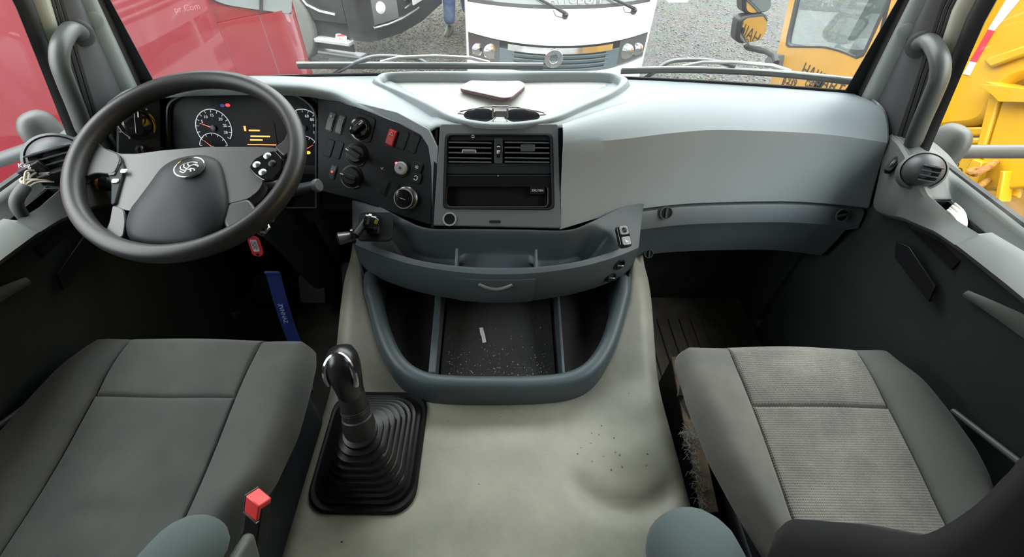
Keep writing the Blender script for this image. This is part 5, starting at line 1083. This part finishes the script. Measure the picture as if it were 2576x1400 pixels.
# upper cab of the dark truck
M().grid([[LB(-.02, .12, z), LB(-.3, .05+.03*k, z), LB(-1.3, .05+.03*k, z)] for k, z in ((0, 1.9), (1, 2.25), (2, 2.6))]).obj('side_window', WG, bt, solid=.02)
M().grid([[LB(-1.3, .05, z), LB(-2.9, .05, z)] for z in (1.9, 2.65)]).obj('rear_quarter', DK, bt, solid=.02)
M().grid([[LB(-.02-.1*k, .12+.03*k, z), LB(.18-.1*k, .6, z), LB(.18-.1*k, 1.6, z), LB(.08-.1*k, 2.1, z)] for k, z in ((0, 1.9), (1, 2.25), (2, 2.6))]).obj('windscreen', WG, bt, solid=.02)
M().box(LB(-1.4, 1.08, 2.68), (2.9, 2.1, .12), LB.R).obj('roof', DK, bt, bev=.04)
M().grid([[LB(-2.9, .0, z), LB(-2.9, 2.1, z)] for z in (.5, 1.6, 2.65)]).obj('rear_wall', DK, bt, solid=.02)

# ================================================================== SMALL THINGS IN THE CAB AND ON ITS OUTSIDE
# wipers of our own windscreen
def wiper(lab, path, arm, grp=None):
    w = thing('windscreen_wiper', lab, 'wiper', path[0]); P = [V(p) for p in cr([tuple(p) for p in path], 6)]
    M().tube(P, .007, 8).obj('blade_rubber', RUB, w); M().tube([p+V((0, -.002, .009)) for p in P], .0042, 8).obj('blade_spine', STEEL, w)
    a, b = P[int(len(P)*.30)], P[int(len(P)*.72)]; mid = a.lerp(b, .5)
    M().tube([a+V((0, .004, .010)), a.lerp(mid, .35)+V((0, .006, .022)), mid+V((0, .006, .026)), mid.lerp(b, .65)+V((0, .006, .022)), b+V((0, .004, .010))], .005, 8).obj('blade_bridge', STEEL, w)
    M().tube([V(p) for p in cr([tuple(q) for q in arm], 5)], .009, 10, flat=.6).obj('wiper_arm', DARKG, w)
    return w
wy = lambda x: wsY(x, .82)+.022
def wp(px, py): 
    p = at(px, py, Y=1.30)
    for _ in range(4): p = at(px, py, Y=wy(p.x))
    return p
wiper('long wiper blade lying level across the windscreen left of centre', [wp(750, 167), wp(1000, 167), wp(1200, 168), wp(1366, 169)], [wp(790, 206), wp(850, 180), wp(905, 153), wp(950, 148)+V((0, .02, 0)), wp(1040, 152)+V((0, .015, 0)), wp(1075, 162)])
wiper('wiper blade sloping down to the right in front of the yellow truck', [wp(1562, 180), wp(1750, 178), wp(1950, 187), wp(2140, 207)], [wp(1600, 205), wp(1640, 185), wp(1690, 160)+V((0, .015, 0)), wp(1780, 158)+V((0, .02, 0)), wp(1850, 166)])
# grab handles on the pillars
def handle(sg, lab):
    S = (lambda p: V((sg*p.x, p.y, p.z)))
    pts = [at(2318, 112, X=.955), at(2338, 104, X=.925), at(2362, 142, X=.91), at(2364, 190, X=.91), at(2346, 240, X=.918), at(2322, 295, X=.935), at(2304, 340, X=.955), at(2296, 362, X=.985)]
    g = thing('grab_handle', lab, 'handle', S(pts[3])); HM = mat('handle_grey', (.07, .08, .078), .42, grain=.2)
    M().tube([S(V(p)) for p in cr([tuple(p) for p in pts], 5)], [.020, .0195, .019]+[.018]*40, 16, flat=.85).obj('grip', HM, g)
    M().lathe([(.028, -.006), (.028, .006), (.022, .010)], S(pts[0]), S(V((-.7, -.6, .1))), 20).obj('mount', PILLD, g)
handle(-1, 'grey curved grab handle on the windscreen pillar by the driver'); handle(1, 'grey curved grab handle on the windscreen pillar by the passenger seat')
# outside mirror arms
for sg, a, b, c, lab in ((-1, at(118, 362, X=-1.13), at(0, 402, X=-1.27), at(118, 318, X=-1.12), 'grey tubular mirror bracket outside the driver door window'), (1, at(2384, 381, X=1.13), at(2576, 381, X=1.32), at(2372, 350, X=1.12), 'grey tubular mirror bracket outside the passenger door window')):
    g = thing('side_mirror_bracket', lab, 'mirror bracket', a); e = a+(b-a)*2.2; AM = mat('arm_satin_grey', (.06, .063, .066), .35)
    M().tube([a, b, e], .017, 14).obj('arm_tube', AM, g); u = V((0, 0, 1))
    M().rings([[c+V((0, -.02, 0))+V((sg*.03*math.cos(2*PI*i/20)*w, .05*math.sin(2*PI*i/20)*w, zz)) for i in range(20)] for zz, w in cr([(-.09, .9), (-.05, 1.02), (.0, 1.0), (.025, .86), (.04, .55), (.045, .1)], 4)]).obj('arm_mount', mat('mount_grey', (.055, .058, .055), .45), g)
# white plate on the tray
pc_ = [at(x, y, Z=.822) for x, y in ((1152, 214), (1187, 188), (1310, 190), (1323, 205), (1287, 243), (1268, 247))]
P = roundpoly([(p.x, p.y) for p in pc_], [.02, .02, .02, .015, .02, .015], 5)
wm = thing('mirror_plate', 'white rounded mirror plate with maroon edge lying on the dashboard tray', 'plate', (0, 1.14, .806))
tl = lambda x, y: .812+.10*(1.20-y)
M().prism([(x, y, tl(x, y)-.010) for x, y in P], (0, 0, .008)).obj('backing', mat('maroon_edge', (.12, .05, .055), .5), wm, bev=.002); M().prism([(x, y, tl(x, y)-.0015) for x, y in P], (0, 0, .003)).obj('white_face', mat('white_gloss_face', (.88, .88, .89), .4), wm, bev=.001)
# sunglasses on the tray
SG = Fr(at(1258, 290, Z=.802), (1, .0, 0), (0, .62, .78)); sgx = thing('sunglasses', 'dark wraparound sunglasses resting at the front of the dashboard tray', 'sunglasses', SG.o)
k_ = 1.0/FPX*1.03
for s, (cx_, w) in ((-1, (-52, 44)), (1, (55, 50))):
    P = [(( cx_+w*math.cos(a)*(1 if math.cos(a)*s > 0 else .9))*k_, (-2+20*math.sin(a)*(.9 if s*math.cos(a) < .3 else .8))*k_) for a in [2*PI*i/28 for i in range(28)]]
    rows = [[SG.P(a, b, .010+c-.25*a*a*10*.2) for a, b in [(cx_*k_+(x-cx_*k_)*q, y*q) for x, y in P]] for q, c in ((1, -.002), (1, .001), (.7, .004), (.3, .005), (.02, .005))]
    M().rings(rows).obj('lens', mat('smoked_lens', (.03, .03, .038), .25, coat=.3), sgx)
    M().tube([SG.P(cx_*k_+s*w*k_*.95, 0, .008), SG.P(cx_*k_+s*(w+14)*k_, .002, .006), SG.P(cx_*k_+s*(w+10)*k_, .01, -.008), SG.P(cx_*k_-s*w*.2*k_, .022, -.010), SG.P(-s*.02, .024, -.010)], .002, 6).obj('temple', mat('temple_grey', (.35, .35, .36), .3, .6), sgx)
M().plate(SG, rrect(2*k_, 1*k_, 34*k_, 15*k_, .003), .008, .012).obj('bridge', mat('bridge_grey', (.12, .115, .115), .4), sgx, bev=.001)
for s in (-1, 1): M().tube([SG.P(s*.010, -.006, .008), SG.P(s*.018, -.014, .004), SG.P(s*.012, -.016, .002)], .0014, 6).obj('nose_pad', mat('nose_pad_clear', (.5, .48, .47), .2), sgx); M().plate(SG, rrect(s*19*k_, 2*k_, 5*k_, 24*k_, .001), .008, .0135).obj('hinge_band', mat('temple_grey', (1, 1, 1)), sgx)
# remote fob stuck on the console's right wing
fo = at(1566, 596, Z=.607); FBF = Fr(fo, (1, .25, -.02), (-.12, .8, .55)); fb = thing('remote_fob', 'black two-button remote fob stuck on the right wing of the centre console', 'remote', fo)
M().plate(FBF, rrect(0, 0, .030, .056, .009), -.004, .012).obj('fob_body', GLOSSB, fb, bev=.003)
for s in (-1, 1): ob = M().plate(FBF, rrect(.001, s*.013, .022, .021, .004), .012, .0145).obj('fob_button', mat('fob_button_grey', (.25, .25, .25), .3, .5), fb, bev=.001); text('✳' if s > 0 else '◣', FBF.sub(.001, s*.013, .0146), .014, PRINT if s < 0 else BLACK, ob, 'button_symbol')
# wiring plugs in the driver's door pocket
wh = thing('wiring_loom', 'black wiring plugs on a taped loom beside the driver side vent', 'wiring', (-.95, .74, .76))
q0, q1 = at(88, 425, X=-.955), at(132, 442, X=-.93)
c1 = M().box(q0, (.045, .028, .028), Matrix.Rotation(.5, 3, 'Z') @ Matrix.Rotation(-.3, 3, 'Y')).obj('plug', BLACK, wh, bev=.003); c2 = M().box(q1, (.045, .026, .022), Matrix.Rotation(.7, 3, 'Z')).obj('plug', BLACK, wh, bev=.003)
f = Fr(q0+V((.004, -.016, .018)), (.85, .4, -.2), (-.2, .5, .8)); text('Keg', f, .012, PRINT, c1, 'plug_marking'); M().box(q1+V((0, -.01, .012)), (.02, .006, .004)).obj('plug_clip', STEEL, c2)
j = at(62, 470, X=-.945)
for i in range(8):
    src = (q0 if i % 2 else q1)+V((random.uniform(-.012, .012), -.012, random.uniform(-.008, .008))); M().tube([V(q) for q in cr([tuple(src), tuple(src.lerp(j, .5)+V((random.uniform(-.008, .008), random.uniform(-.01, .01), random.uniform(.0, .014)))), tuple(j+V((random.uniform(-.004, .004), 0, random.uniform(-.004, .004))))], 5)], .0020, 6).obj('wire', mat(('wire_white', 'wire_tan', 'wire_grey')[i % 3], ((.65, .63, .58), (.45, .36, .25), (.5, .5, .48))[i % 3], .5), wh)
M().tube([V(q) for q in cr([tuple(q) for q in (j, at(45, 495, X=-.945), at(42, 515, X=-.95), at(56, 540, X=-.955), at(60, 545, X=-.965)+V((0, 0, -.03)))], 5)], .011, 12).obj('taped_loom', mat('loom_tape', (.07, .07, .075), .6), wh)
# white cable bundle in the passenger door pocket
cb = thing('cable_bundle', 'white cable strands standing in the passenger door pocket', 'cable', (.975, .74, .69))
for i in range(11):
    d = (i-5)*.0035; a = at(2390, 522, X=.972)+V((d*.8, d*.6, random.uniform(-.003, .006))); b = at(2432, 562, X=.975)+V((d*.5, d*.2, -.01))
    M().tube([V(q) for q in cr([tuple(q) for q in (b+V((0, 0, -.02)), b, a.lerp(b, .5)+V((d*.2, 0, .006)), a)], 4)], .0022, 6).obj('strand', mat('cable_white', (.72, .70, .66), .45), cb)
